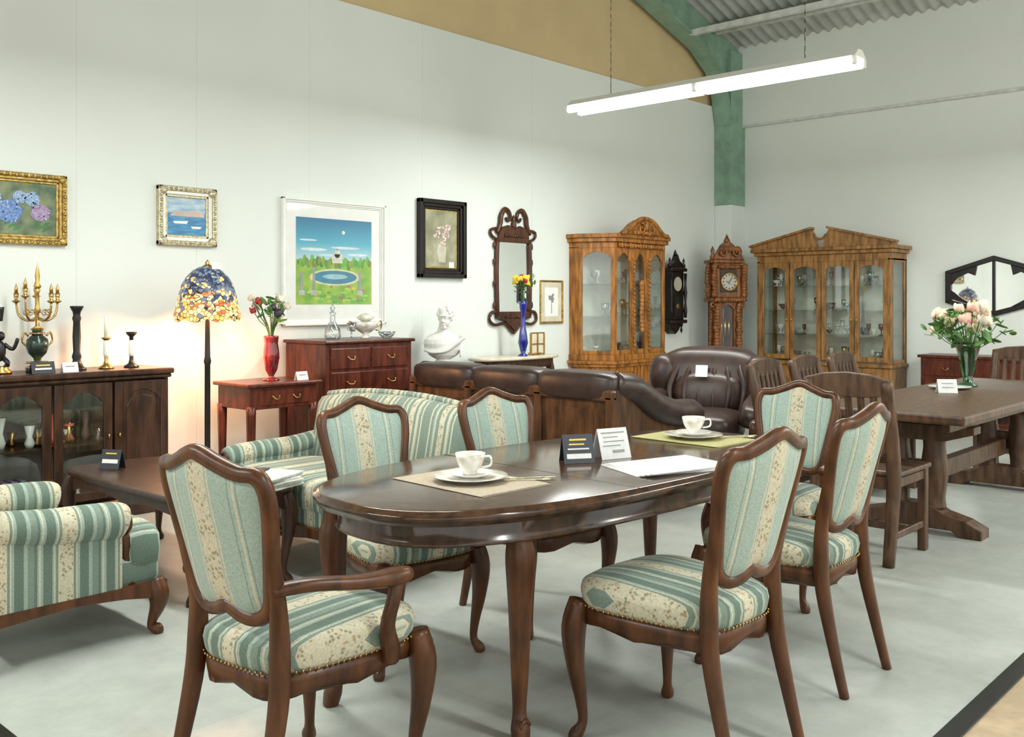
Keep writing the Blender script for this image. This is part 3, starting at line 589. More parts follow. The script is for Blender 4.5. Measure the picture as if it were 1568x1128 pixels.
# bust with pedestal
b=B('pedestal'); b.lathe([(.17,0),(.17,.04),(.14,.06),(.12,.08),(.11,.4),(.12,.7),(.15,.73),(.17,.75),(.17,.785),(0,.785)],(0,0,0),W_MH,24); b.done((5.50,5.84,0))
b=B('plaster_bust'); S=PLAST   # local: front -y
b.lathe([(.075,0),(.085,.012),(.07,.025),(.055,.04),(.06,.06)],(0,0,0),S,20)
b.loft([[(a_*math.cos(2*pi*j/24)*1.0,c_*math.sin(2*pi*j/24)-.005,z) for j in range(24)] for a_,c_,z in ((.07,.06,.045),(.12,.085,.075),(.155,.10,.12),(.17,.10,.17),(.162,.09,.205),(.13,.075,.235),(.08,.06,.255),(.05,.05,.275))],S)
b.tube([(0,.01,.23),(.006,-.002,.29),(.012,-.015,.335)],[.058,.050,.05],S,seg=16,up=(0,1,0))
HX=Matrix.Translation((.012,-.02,.385))@Matrix.Rotation(-.55,4,'Z')@Matrix.Rotation(.18,4,'X'); b.M=HX
b.puff((0,.01,.015),(.125,.155,.15),S,seg=20); b.puff((0,-.022,-.03),(.092,.105,.115),S,seg=18)      # skull, face
b.puff((0,-.062,-.072),(.045,.035,.035),S)                              # chin
b.loft([[(w_*math.cos(t),-.066-dd+w_*.3*math.sin(t),z) for t in [2*pi*k/10 for k in range(10)]] for w_,dd,z in ((.006,.002,.022),(.008,.006,.005),(.011,.016,-.012),(.013,.020,-.022),(.010,.006,-.030))],S)  # nose
b.puff((0,-.066,.026),(.075,.022,.016),S)                               # brow
for s in (-1,1): b.puff((s*.022,-.064,.008),(.020,.014,.010),S,seg=8); b.puff((s*.058,.005,-.012),(.014,.03,.04),S,seg=8)
b.puff((0,-.074,-.044),(.032,.014,.007),S,seg=8); b.puff((0,-.073,-.053),(.027,.014,.007),S,seg=8)
for k in range(46):
    a=random.uniform(-.25*pi,1.25*pi); v=random.uniform(-.1,1.3)
    b.puff((.062*math.cos(a)*math.cos(v*.8),.012+.078*math.sin(a)*math.cos(v*.8),.02+.066*math.sin(v)),(.03,.03,.026),S,seg=8)
b.M=Matrix.Identity(4)
for k in range(8): b.tube([(-.17+.012*k,-.03,.12+.012*k),(-.11+.02*k,-.088,.10+.012*k),(.0+.02*k,-.108,.115+.014*k),(.10+.008*k,-.085,.17+.008*k),(.14-.005*k,-.03,.205+.004*k)],.011,S,seg=6)
for k in range(4): b.tube([(.15,.02,.2-.03*k),(.165,-.04,.17-.025*k),(.12,-.09,.10-.012*k)],.010,S,seg=6)
o=b.done((5.50,5.84,.7855),-.5)
rm=o.modifiers.new('r','REMESH'); rm.mode='VOXEL'; rm.voxel_size=.0045; rm.use_smooth_shade=True
sm=o.modifiers.new('s','SMOOTH'); sm.iterations=2
# console table
b=B('console_table'); b.loft([sup(.52+o,.19+o,z,.7) for o,z in ((-.02,.785),(0,.79),(0,.81),(-.01,.815))],MARB); b.loft([sup(.47,.15,z,.7) for z in (.71,.785)],W_MR,True,False)
for sx in (-1,1):
    for sy in (-1,1): cab(b,sx*.38,sy*.08,.73,W_MR,sx*.8,sy*.5,r=.035)
b.done((6.42,5.88,0))
bouquet('blue_flower_vase',(6.42,5.78,.8155),.66,.10,[YP,YP,YP,RED],11,7,lambda b:b.lathe([(.045,0),(.045,.01),(.02,.025),(.03,.06),(.045,.12),(.035,.2),(.022,.28),(.018,.38),(.028,.42),(.034,.46),(.04,.49),(.032,.49),(0,.4)],(0,0,0),BLUG,20),rr_=.034,hz=1,leaf_s=.05)
b=B('brass_photo_frame'); 
for x in (-.09,.0,.09): b.bx((x-.008,-.01,.0),(x+.008,.01,.2),BRASS,.003)
for z in (.01,.1,.2): b.bx((-.095,-.008,z-.006),(.095,.008,z+.006),BRASS,.003)
b.bx((-.085,.0,.012),(.085,.004,.19),MARB,0); b.box((0,.03,.01),(.1,.08,.02),BRASS,.003); b.done((6.66,5.82,.8155))
# ---------------------------------------------------------------- pictures on left wall
def flat(b,pts,y,mat): b.raw([(u,y,v) for u,v in pts],[list(range(len(pts)))],mat,False)
def ell(cx,cz,a,c,n=24): return [(cx+a*math.cos(2*pi*i/n),cz+c*math.sin(2*pi*i/n)) for i in range(n)]
def picframe(name,X,zc,w,h,fw,mat,orn=0,dep=.04,mat2=None):
    b=B(name)
    for s in (-1,1):
        for k,(o,ww,d0) in enumerate(((0,fw*.45,dep),(fw*.4,fw*.35,dep*.7),(fw*.7,fw*.3,dep*.45))):
            mm=mat if k!=1 or not mat2 else mat2
            b.bx((s*(w/2-o-ww),-d0,-h/2+o),(s*(w/2-o),0,h/2-o),mm,.006,seg=2)
            b.bx((-w/2+o,-d0,s*(h/2-o-ww)),(w/2-o,0,s*(h/2-o)),mm,.006,seg=2)
    if orn:
        for s in (-1,1):
            for i in range(int(w/.035)): b.puff((-w/2+.02+i*.035,-dep,s*(h/2-fw*.25)),(.028,.02,.02),mat,seg=8)
            for i in range(int(h/.035)): b.puff((s*(w/2-fw*.25),-dep,-h/2+.02+i*.035),(.02,.02,.028),mat,seg=8)
            for t in (-1,1): b.puff((s*(w/2-fw*.42),-dep*.8,t*(h/2-fw*.42)),(fw*.9,.03,fw*.9),mat,seg=10,e=1.1)
    iw,ih=w/2-fw,h/2-fw
    return b,iw,ih,(X,YL-.001,zc)
C=lambda n,c,**k: P(n,c,rough=.6,**k)
b,iw,ih,L=picframe('hydrangea_painting',2.24,1.86,.58,.43,.06,GOLD,1)
flat(b,[(-iw,-ih),(iw,-ih),(iw,ih),(-iw,ih)],-.01,noisy('paint_green',(.06,.11,.06),(.22,.25,.13),ns=12,rough=.5))
HB=[noisy('hyd_blue',(.05,.12,.38),(.22,.34,.60),ns=90,rough=.5),noisy('hyd_violet',(.25,.15,.33),(.45,.33,.48),ns=90,rough=.5),noisy('hyd_light',(.16,.28,.52),(.42,.54,.68),ns=90,rough=.5)]
for cx,cz,r,k in ((.02,.07,.04,2),(-.14,.06,.055,2),(.09,.06,.045,2),(-.17,-.05,.05,0),(-.04,-.02,.075,0),(.14,-.02,.055,1)):
    b.puff((cx,-.0105,cz),(r*2,.004,r*1.85),HB[k],seg=16)
    for q_ in range(40):
        a=random.uniform(0,6.28); u=random.uniform(0,1)**.5*r; b.puff((cx+u*math.cos(a),-.0118,cz+u*math.sin(a)*.9),(.018,.004,.018),HB[k] if random.random()<.7 else HB[2],seg=6)
for k in range(10):
    x=random.uniform(-.18,.16); z=random.uniform(-.14,-.08); flat(b,[(x,z),(x+.03,z+.01),(x+.05,z+.03),(x+.015,z+.025)],-.0105-.0001*k,C('pt_leaf%d'%k,(.05,random.uniform(.12,.25),.05)))
b.box((-.17,-.04,-.13),(.07,.004,.05),PAPER,0)
b.done(L)
b,iw,ih,L=picframe('harbour_painting',3.34,1.88,.43,.40,.075,SILV,1,mat2=WHITE)
q=[(-iw,.0),(iw,.0),(iw,ih),(-iw,ih)]; flat(b,q,-.01,noisy('pt_sky',(.20,.36,.52),(.5,.6,.64),scale=(1,1,4),ns=8,rough=.5)); flat(b,[(-iw,-ih),(iw,-ih),(iw,.02),(-iw,.02)],-.0105,noisy('pt_sea',(.03,.16,.35),(.08,.3,.5),scale=(1,1,6),ns=10,rough=.4))
flat(b,[(-.12,.01),(-.06,.035),(0,.03),(.06,.045),(.13,.02),(.13,.0),(-.12,.0)],-.012,C('pt_town',(.55,.42,.36))); flat(b,[(-.09,-.05),(.0,-.05),(.01,-.03),(-.1,-.035)],-.012,WHITE); flat(b,[(.04,-.08),(.1,-.08),(.11,-.065),(.03,-.065)],-.012,WHITE)
b.done(L)
b,iw,ih,L=picframe('park_landscape_print',4.585,1.60,.98,.96,.045,WHITE,0)
flat(b,[(-iw,-ih),(iw,-ih),(iw,ih),(-iw,ih)],-.008,WHITE)
a,z0,z1=.36,-.32,.34
m,n,l,bs=base('print_sky'); tc=n.new('ShaderNodeTexCoord'); s_=n.new('ShaderNodeSeparateXYZ'); l.new(tc.outputs['Object'],s_.inputs[0]); mr=n.new('ShaderNodeMapRange'); mr.inputs['From Min'].default_value=0; mr.inputs['From Max'].default_value=.34; l.new(s_.outputs[2],mr.inputs[0])
cr=n.new('ShaderNodeValToRGB'); cr.color_ramp.elements[0].color=(.50,.66,.70,1); cr.color_ramp.elements[1].color=(.005,.15,.30,1); q=cr.color_ramp.elements.new(.45); q.color=(.06,.38,.52,1); l.new(mr.outputs[0],cr.inputs[0]); l.new(cr.outputs[0],bs.inputs['Base Color']); SKY=m
flat(b,[(-a,0),(a,0),(a,z1),(-a,z1)],-.0095,SKY)
flat(b,[(-a,z0),(a,z0),(a,.02),(-a,.02)],-.0098,noisy('pt_lawn',(.14,.36,.03),(.38,.52,.05),ns=9,rough=.6))
for cx,cz,w_,h_ in ((-.2,.1,.12,.012),(.1,.12,.14,.010),(.22,.07,.1,.010),(-.05,.06,.1,.008),(-.25,.17,.08,.007)): flat(b,ell(cx,cz,w_,h_),-.0102,C('pt_cloud',(.62,.74,.76)))
flat(b,ell(.08,.24,.014,.014),-.0103,WHITE)
for k in range(40):
    x=-.335+k*.0172; flat(b,ell(x,.0+random.uniform(-.02,.025),.018,random.uniform(.02,.045)),-.0104-.00001*k,C('pt_tr%d'%k,(random.uniform(.03,.28),random.uniform(.18,.42),.03)))
flat(b,ell(.02,.075,.028,.035),-.0108,C('pt_dome',(.6,.6,.5))); flat(b,[(-.03,.0),(.07,.0),(.07,.07),(-.03,.07)],-.0108,C('pt_bld',(.62,.6,.5))); flat(b,[(.015,.1),(.025,.1),(.02,.14)],-.0108,C('pt_spire',(.6,.6,.5)))
flat(b,ell(.0,-.11,.24,.065),-.0109,C('pt_path',(.62,.6,.38))); flat(b,ell(.0,-.11,.21,.052),-.0111,C('pt_pond',(.03,.20,.30))); flat(b,ell(0,-.105,.12,.02),-.0112,C('pt_pond2',(.3,.5,.55)))
for x,h_ in ((-.2,.16),(.24,.14),(-.31,.12)):
    flat(b,[(x-.015,-.22),(x+.015,-.22),(x+.010,-.22+h_),(x-.010,-.22+h_)],-.0116,C('pt_st',(.3,.32,.3))); flat(b,ell(x,-.22+h_+.01,.014,.018,12),-.0117,C('pt_st2',(.3,.32,.3))); flat(b,[(x-.028,-.25),(x+.028,-.25),(x+.028,-.21),(x-.028,-.21)],-.0117,C('pt_st3',(.42,.43,.38)))
for k in range(60): flat(b,ell(random.uniform(-.33,.33),random.uniform(-.305,-.18),random.uniform(.008,.03),.010,12),-.0113-.000005*k,C('pt_fl%d'%k,random.choice([(.5,.1,.15),(.6,.5,.1),(.08,.32,.06),(.4,.55,.08),(.12,.4,.08),(.3,.5,.05)])))
b.bx((-iw,-.016,-ih),(iw,-.0155,ih),GLP,0)
b.done(L)
b,iw,ih,L=picframe('flower_still_life_painting',5.71,1.84,.55,.67,.085,W_BL,0,.05)
flat(b,[(-iw,-ih),(iw,-ih),(iw,ih),(-iw,ih)],-.010,GOLD); flat(b,[(-iw+.012,-ih+.012),(iw-.012,-ih+.012),(iw-.012,ih-.012),(-iw+.012,ih-.012)],-.0105,noisy('pt_olive',(.17,.17,.09),(.38,.36,.24),ns=6,rough=.5))
for cx,cz,r in ((0,.08,.05),(.05,.04,.04),(-.05,.03,.045),(.02,-.02,.04),(.08,.1,.03)):
    mm=noisy('pt_rose%d'%int(cx*100),(.5,.28,.28),(.72,.66,.58),ns=60,rough=.5)
    for q_ in range(12): a=random.uniform(0,6.28); u=random.uniform(0,1)**.5*r; b.puff((cx+u*math.cos(a),-.0115,cz+u*math.sin(a)),(.03,.006,.022),mm,seg=7,ry=a)
flat(b,[(-.03,-.2),(.05,-.2),(.06,-.08),(.03,-.03),(-.03,-.03),(-.05,-.1)],-.0108,C('pt_vase',(.5,.46,.36))); b.box((.12,-.012,-.22),(.06,.003,.05),PAPER,0)
b.done(L)
b,iw,ih,L=picframe('botanical_sketch',7.18,1.30,.34,.42,.02,GOLD,0,.02)
flat(b,[(-iw,-ih),(iw,-ih),(iw,ih),(-iw,ih)],-.006,MARB); flat(b,[(-.1,-.14),(.1,-.14),(.1,.14),(-.1,.14)],-.007,WHITE); b.tube([(0,-.009,-.11),(0,-.009,0),(.01,-.009,.03)],.003,INK,seg=5)
for k in range(14): a=random.uniform(0,6.28); u=random.uniform(0,.04); flat(b,ell(u*math.cos(a),.04+u*math.sin(a),.016,.013),-.0085-.0001*k,INK)
b.done(L)
# ornate wall mirror
b=B('carved_wall_mirror'); M_=W_MR; w,h=.26,.42
for s in (-1,1):
    b.tube([(s*.22,-.02,-.40),(s*.23,-.02,0),(s*.22,-.02,.30)],.022,M_,seg=8,sub=4,up=(0,1,0))
    b.tube([(s*.22,-.02,.30),(s*.29,-.02,.33),(s*.31,-.02,.38),(s*.24,-.02,.40),(s*.22,-.02,.36)],.014,M_,seg=6)
    b.tube([(s*.22,-.02,-.36),(s*.30,-.02,-.37),(s*.32,-.02,-.44),(s*.25,-.02,-.48),(s*.12,-.02,-.47),(s*.04,-.02,-.53),(0,-.02,-.56)],.015,M_,seg=6)
    b.tube([(s*.22,-.02,.36),(s*.18,-.02,.45),(s*.17,-.02,.52),(s*.12,-.02,.585),(s*.06,-.02,.56),(s*.045,-.02,.50),(s*.08,-.02,.48),(s*.1,-.02,.51)],[.02,.024,.024,.022,.018,.016,.013,.012],M_,seg=8)
    for z in (-.3,-.1,.1,.25): b.puff((s*.255,-.02,z),(.03,.025,.07),M_,seg=8)
b.prism([(-.21,.28),(.21,.28),(.2,.36),(.15,.42),(.08,.44),(.0,.41),(-.08,.44),(-.15,.42),(-.2,.36)],-.035,-.005,M_,'xz',.004)
b.prism([(-.22,-.36),(.22,-.36),(.24,-.42),(.12,-.45),(.05,-.5),(0,-.54),(-.05,-.5),(-.12,-.45),(-.24,-.42)],-.035,-.005,M_,'xz',.004)
b.lathe([(.02,.40),(.03,.44),(.018,.48),(.024,.5),(0,.54)],(0,-.02,0),M_,10); b.carve((-.14,-.04,.34),(.14,-.04,.34),9,.03,M_); b.carve((-.14,-.04,-.41),(.14,-.04,-.41),9,.03,M_)
b.bx((-.215,-.012,-.36),(.215,-.004,.29),MIRROR,0); b.done((6.62,YL-.001,1.57))
# ---------------------------------------------------------------- china cabinets
def panelM(p0,p1):
    a=Vector((p1[0]-p0[0],p1[1]-p0[1],0)); L=a.length; a.normalize(); nrm=Vector((a.y,-a.x,0))
    M=Matrix(((a.x,-nrm.x,0,p0[0]),(a.y,-nrm.y,0,p0[1]),(0,0,1,0),(0,0,0,1))); return M,L
def glazed(b,p0,p1,z0,z1,fw,mat,arch=.05,mull=False):
    M,L=panelM(p0,p1); o=b.M.copy(); b.M=o@M
    arch_frame(b,0,L,z0,z1,0,fw,mat,.025,arch); b.bx((fw*.8,.01,z0+fw*.8),(L-fw*.8,.013,z1-fw*.8),GL,0)
    b.M=o
def solid(b,p0,p1,z0,z1,fw,mat,carv=False):
    M,L=panelM(p0,p1); o=b.M.copy(); b.M=o@M
    arch_frame(b,0,L,z0,z1,0,fw,mat,.025,.03); b.bx((fw*.8,.008,z0+fw*.8),(L-fw*.8,.02,z1-fw*.8),mat,0); b.box((L/2,.008,(z0+z1)/2),(L-2.6*fw,.02,z1-z0-2.8*fw),mat,.008)
    if carv:
        b.scroll((L/2-.04,.0,(z0+z1)/2),.05,mat,th=.012); b.scroll((L/2+.04,.0,(z0+z1)/2),.05,mat,th=.012,flip=-1,start=pi); b.carve((L/2,0,z0+.1),(L/2,0,z1-.1),6,.05,mat)
    b.M=o
LIN=P('cabinet_backing',(.70,.69,.62),v=.05); 
def wares(b,x0,x1,y0,y1,zs,n):
    for k in range(n):
        x=random.uniform(x0,x1); y=random.uniform(y0,y1); z=random.choice(zs); h=random.uniform(.06,.17)
        mm=random.choice([PORC,GLV,GLV,BRASS,REDG,PORC,INK]); r=random.uniform(.02,.04)
        if random.random()<.3: b.lathe([(0,0),(r*.6,h*.1),(r*1.5,h*.5),(r*1.5,h*.55),(0,h*.15)],(x,y,z),mm,12)
        else: b.lathe([(r,0),(r*.9,.005),(r*.2,.012),(r*.2,h*.4),(r,h*.6),(r*1.1,h),(0,h)],(x,y,z),mm,12)
b=B('carved_china_cabinet'); W=W_OAK; hw=.60
pl=[(-hw,0),(-hw+.0,-.12),(-hw+.16,-.44),(hw-.16,-.44),(hw,-.12),(hw,0)]
def poly(off): 
    return [(-hw-off,0),(-hw-off,-.12-off*.3),(-hw+.16-off*.6,-.44-off),(hw-.16+off*.6,-.44-off),(hw+off,-.12-off*.3),(hw+off,0)]
for off,za,zb in ((.02,0,.07),(.0,.07,.10),(.02,.66,.69),(.035,.69,.72),(.01,.72,.78),(.0,1.83,1.89),(.03,1.89,1.93),(.05,1.93,1.97)): b.prism(poly(off),za,zb,W,'xy',.004)
b.bx((-hw+.01,-.012,.1),(hw-.01,0,1.84),LIN,0); b.prism([(-hw+.02,-.02),(-hw+.02,-.11),(-hw+.17,-.41),(hw-.17,-.41),(hw-.02,-.11),(hw-.02,-.02)],.1,.66,W,'xy')
for z in (.79,1.15,1.48): b.prism([(-hw+.02,-.02),(-hw+.02,-.11),(-hw+.17,-.41),(hw-.17,-.41),(hw-.02,-.11),(hw-.02,-.02)],z,z+.008,GL,'xy')
glazed(b,pl[1],pl[2],.78,1.83,.038,W); glazed(b,pl[3],pl[4],.78,1.83,.038,W)
glazed(b,(-.44,-.44),(-.13,-.44),.78,1.83,.045,W,.08); glazed(b,(.13,-.44),(.44,-.44),.78,1.83,.045,W,.08)
glazed(b,(-.13,-.44),(.13,-.44),.78,1.83,.045,W,.08)
b.bx((-hw,-.12,.78),(-hw+.02,0,1.84),W,0); b.bx((hw-.02,-.12,.78),(hw,0,1.84),W,0)
solid(b,pl[1],pl[2],.10,.66,.05,W); solid(b,pl[3],pl[4],.10,.66,.05,W); solid(b,(-.44,-.44),(-.01,-.44),.10,.66,.05,W,True); solid(b,(.01,-.44),(.44,-.44),.10,.66,.05,W,True)
b.carve((-.13,-.46,.8),(-.13,-.46,1.75),22,.03,W); b.carve((.13,-.46,.8),(.13,-.46,1.75),22,.03,W); b.carve((.0,-.46,1.0),(.0,-.46,1.5),12,.07,W); b.carve((-.42,-.46,.12),(-.42,-.46,.64),10,.04,W); b.carve((.42,-.46,.12),(.42,-.46,.64),10,.04,W)
b.carve((-.4,-.46,1.86),(.4,-.46,1.86),18,.045,W)
cr_=[(-.40,1.97),(-.33,1.98),(-.26,2.02),(-.18,2.08),(-.09,2.12),(0,2.13),(.09,2.12),(.18,2.08),(.26,2.02),(.33,1.98),(.40,1.97)]
b.prism(cr_,-.50,-.40,W,'xz',.01); b.tube([(x,-.5,z+.005) for x,z in cr_],.022,W,seg=8,sub=2)
for s in (-1,1): b.scroll((s*.09,-.52,2.03),.06,W,flip=s,start=pi/2,th=.013)
b.carve((-.2,-.51,1.99),(.2,-.51,1.99),10,.05,W); b.puff((0,-.52,2.06),(.06,.04,.1),W)
wares(b,-.45,.45,-.3,-.08,[.80,1.16,1.49],26)
b.done((8.06,YL-.001,0))
b=B('pediment_china_cabinet'); W=W_OK2; hw=.77; D=.44
b.bx((-hw-.02,-D-.02,0),(hw+.02,0,.09),W,.006); b.bx((-hw,-D,.09),(hw,0,.60),W,.004); b.bx((-hw-.025,-D-.025,.60),(hw+.025,0,.64),W,.01,seg=2)
b.bx((-hw,-.015,.64),(hw,0,1.78),LIN,0); b.bx((-hw,-D,1.74),(hw,0,1.82),W,.004); b.bx((-hw-.03,-D-.03,1.82),(hw+.03,0,1.86),W,.008,seg=2); b.bx((-hw-.06,-D-.06,1.86),(hw+.06,0,1.90),W,.008,seg=2)
for z in (.93,1.20,1.47): b.bx((-hw+.02,-D+.03,z),(hw-.02,-.02,z+.008),GL,0)
xs=[-hw+.03,-.375,0,.375,hw-.03]
for i in range(4):
    glazed(b,(xs[i]+.004,-D),(xs[i+1]-.004,-D),.66,1.74,.05,W,.03); solid(b,(xs[i]+.004,-D-.004),(xs[i+1]-.004,-D-.004),.11,.59,.05,W)
    b.puff((xs[i+1]-.03 if i%2==0 else xs[i]+.03,-D-.012,1.1),(.014,.016,.05),BRASS,seg=8)
for s in (-1,1):
    b.bx((s*hw,-D,.64),(s*(hw-.035),-D+.04,1.76),W,.003); b.bx((s*hw,-.04,.64),(s*(hw-.03),0,1.76),W,.003)
glazed(b,(hw,-D+.03),(hw,-.02),.64,1.76,.04,W,.0); glazed(b,(-hw,-.02),(-hw,-D+.03),.64,1.76,.04,W,.0)
for s in (-1,1):
    b.prism([(s*(hw+.06),1.90),(s*.03,1.90),(s*.05,1.98),(s*.07,2.04),(s*.11,2.10),(s*(hw+.06),1.925)],-D-.03,-D+.03,W,'xz')
    b.prism([(s*(hw+.07),1.92),(s*.09,2.10),(s*.09,2.125),(s*(hw+.07),1.945)],-D-.07,-D+.04,W,'xz')
b.tube([(-.07,-D-.02,2.04),(-.03,-D-.02,1.995),(.03,-D-.02,1.995),(.07,-D-.02,2.04)],.014,W)
wares(b,-hw+.08,hw-.08,-.34,-.08,[.65,.94,1.21,1.48],80)
b.done((XR-.001,4.70,0),-pi/2)
# ---------------------------------------------------------------- clocks
DIAL=P('clock_dial',(.42,.40,.32),rough=.4,v=.05)
b=B('grandfather_clock'); W=W_CL
b.bx((-.22,-.26,0),(.22,0,.08),W,.01); b.bx((-.19,-.23,.08),(.19,0,.48),W,.006); b.bx((-.21,-.25,.48),(.21,0,.53),W,.012,seg=2)
b.bx((-.14,-.20,.53),(-.10,0,1.30),W,.005); b.bx((.10,-.20,.53),(.14,0,1.30),W,.005); b.bx((-.14,-.02,.53),(.14,0,1.3),W_SB,0)
arch_frame(b,-.11,.11,.53,1.30,-.20,.03,W,.02,.05); b.bx((-.09,-.185,.55),(.09,-.183,1.28),GLP,0)
b.tube([(0,-.1,1.3),(0,-.1,.75)],.005,BRASS,seg=6); b.puff((0,-.1,.74),(.12,.02,.12),BRASS)
for x in (-.05,0,.05): b.tube([(x,-.14,.9),(x,-.14,1.12)],.016,BRASS,seg=10,sub=1,up=(0,1,0))
b.bx((-.20,-.24,1.30),(.20,0,1.35),W,.012,seg=2); b.bx((-.165,-.22,1.35),(.165,0,1.74),W,.005)
b.box((0,-.225,1.54),(.22,.012,.26),W_SB,.003)
b.raw([(.10*math.cos(2*pi*i/32),-.233,1.53+.10*math.sin(2*pi*i/32)) for i in range(32)],[list(range(32))],DIAL,False)
b.tube([(.10*math.cos(2*pi*i/20),-.234,1.53+.10*math.sin(2*pi*i/20)) for i in range(20)],.008,BRASS,seg=6,sub=1,closed=True,up=(0,1,0))
for i in range(12): a=i*pi/6; b.box((.078*math.cos(a),-.235,1.53+.078*math.sin(a)),(.014,.002,.014),BLK,0)
b.box((.016,-.237,1.55),(.006,.002,.07),BLK,0,ry=.6); b.box((-.016,-.237,1.52),(.006,.002,.05),BLK,0,ry=-1)
b.bx((-.20,-.25,1.74),(.20,0,1.78),W,.01)
cr_=[(-.20,1.78),(-.18,1.83),(-.12,1.87),(-.07,1.95),(0,2.0),(.07,1.95),(.12,1.87),(.18,1.83),(.20,1.78)]
b.prism(cr_,-.23,-.13,W,'xz',.01)
for s in (-1,1):
    b.tube([(s*.18,-.23,1.36),(s*.19,-.23,1.55),(s*.18,-.23,1.72)],[.018,.028,.018],W,seg=8,sub=2,up=(0,1,0)); b.lathe([(.02,0),(.035,.03),(.014,.07),(.026,.1),(0,.16)],(s*.18,-.17,1.78),W,10)
    for z0_,z1_,x_,y_,sz_ in ((.1,.46,.17,-.245,.07),(.55,1.28,.145,-.21,.08),(1.36,1.72,.195,-.245,.07),(1.36,1.72,.20,-.12,.09),(.55,1.28,.15,-.10,.07)): b.carve((s*x_,y_,z0_),(s*x_,y_,z1_),int((z1_-z0_)/.035),sz_,W)
    b.scroll((s*.09,-.25,1.86),.055,W,flip=s,start=pi/2,th=.016); b.scroll((s*.07,-.25,.28),.06,W,flip=s,th=.016,start=pi/2); b.scroll((s*.19,-.2,1.26),.05,W,flip=-s,start=-pi/2,th=.016); b.scroll((s*.18,-.2,.58),.05,W,flip=s,start=pi/2,th=.016)
b.carve((-.2,-.26,1.325),(.2,-.26,1.325),12,.055,W); b.carve((-.18,-.26,.5),(.18,-.26,.5),11,.055,W); b.carve((-.12,-.25,1.9),(.12,-.25,1.9),7,.07,W); b.lathe([(.02,0),(.04,.03),(.022,.06),(0,.11)],(0,-.18,1.97),W,10); b.carve((-.16,-.25,.14),(.16,-.25,.14),9,.06,W); b.carve((-.14,-.24,1.70),(.14,-.24,1.70),9,.05,W); b.carve((-.14,-.24,.40),(.14,-.24,.40),8,.06,W)
b.done((9.88,5.84,0),-.5)
b=B('wall_clock'); W=W_BL
b.bx((-.13,-.14,-.30),(.13,0,.24),W,.006); b.bx((-.16,-.17,.24),(.16,0,.28),W,.008); b.bx((-.16,-.17,-.34),(.16,0,-.30),W,.008)
b.prism([(-.15,.28),(-.1,.33),(-.04,.36),(0,.43),(.04,.36),(.1,.33),(.15,.28)],-.15,-.08,W,'xz',.006); b.prism([(-.12,-.34),(.12,-.34),(.06,-.42),(0,-.46),(-.06,-.42)],-.12,0,W,'xz',.006)
b.raw([(.08*math.cos(2*pi*i/28),-.145,.1+.08*math.sin(2*pi*i/28)) for i in range(28)],[list(range(28))],DIAL,False)
b.bx((-.07,-.145,-.26),(.07,-.142,-.04),BLK,0); b.puff((0,-.15,-.15),(.07,.01,.07),BRASS)
for s in (-1,1):
    b.lathe([(.016,-.28),(.022,-.2),(.012,-.1),(.022,0),(.012,.1),(.02,.22)],(s*.145,-.15,0),W,10); b.lathe([(.018,0),(.024,.03),(.008,.06),(.016,.08),(0,.12)],(s*.14,-.13,.28),W,10); b.lathe([(0,-.12),(.016,-.08),(.008,-.05),(.02,-.02),(.02,0)],(s*.14,-.1,-.34),W,10)
b.lathe([(.016,0),(.022,.02),(0,.07)],(0,-.11,.42),W,10)
b.done((9.20,YL-.001,1.40))
# ---------------------------------------------------------------- right side furniture
b=B('hexagonal_wall_mirror'); W=W_BL
hx=[(-.47,.15),(0,.30),(.47,.15),(.47,-.18),(0,-.32),(-.47,-.18)]
hi=[(x*.88,z*.83) for x,z in hx]
for i in range(6):
    j=(i+1)%6; b.prism([hx[i],hx[j],hi[j],hi[i]],-.04,0,W,'xz',.004)
b.bx((-.014,-.03,-.27),(.014,0,.25),W,.003)
flat(b,hi[::-1],-.012,MIRROR)
for s in (-1,1): b.prism([(s*.16,.2),(s*.42,.12),(s*.42,.0),(s*.36,.08),(s*.25,.13),(s*.18,.1)],-.03,-.014,W,'xz',.003); b.prism([(s*.16,-.22),(s*.42,-.14),(s*.42,-.04),(s*.3,-.14)],-.03,-.014,W,'xz',.003)
b.done((XR-.001,3.05,1.47),-pi/2)
b=B('mahogany_cabinet'); W=W_MH; b.bx((-.75,-.42,.73),(.75,0,.76),W,.008,seg=2); b.bx((-.72,-.40,.08),(.72,0,.73),W,.004); b.bx((-.73,-.41,0),(.73,0,.08),W,.006)
for i in range(3): solid(b,(-.70+i*.47,-.402),(-.70+i*.47+.455,-.402),.10,.52,.05,W); b.bx((-.70+i*.47,-.412,.55),(-.70+i*.47+.455,-.395,.70),W,.006,seg=2); pull(b,-.47+i*.47,-.416,.63)
b.done((XR-.001,2.92,0),-pi/2)
b=B('trestle_dining_table'); W=W_DK
b.bx((5.12,1.62,.67),(7.85,2.48,.72),W,.012,seg=2); b.bx((5.3,1.75,.61),(7.7,1.79,.67),W,.003); b.bx((5.3,2.31,.61),(7.7,2.35,.67),W,.003)
for X in (5.65,7.3):
    f=[(1.68,0),(1.68,.05),(1.76,.09),(1.88,.12),(1.95,.16),(2.15,.16),(2.22,.12),(2.34,.09),(2.42,.05),(2.42,0),(2.30,0),(2.26,.03),(1.84,.03),(1.80,0)]
    b.prism(f,X-.07,X+.07,W,'yz',.006); g=[(1.72,.61),(1.72,.57),(1.88,.52),(2.22,.52),(2.38,.57),(2.38,.61)]; b.prism(g,X-.06,X+.06,W,'yz',.004)
    for y in (1.95,2.15): b.tube([(X,y,.14),(X,y,.2),(X,y,.34),(X,y,.48),(X,y,.54)],[.06,.055,.07,.055,.06],W,seg=8,up=(0,1,0),e=.5)
    b.box((X,2.05,.34),(.06,.3,.12),W,.006)
b.box((6.475,2.05,.30),(1.85,.06,.11),W,.006)
b.done()
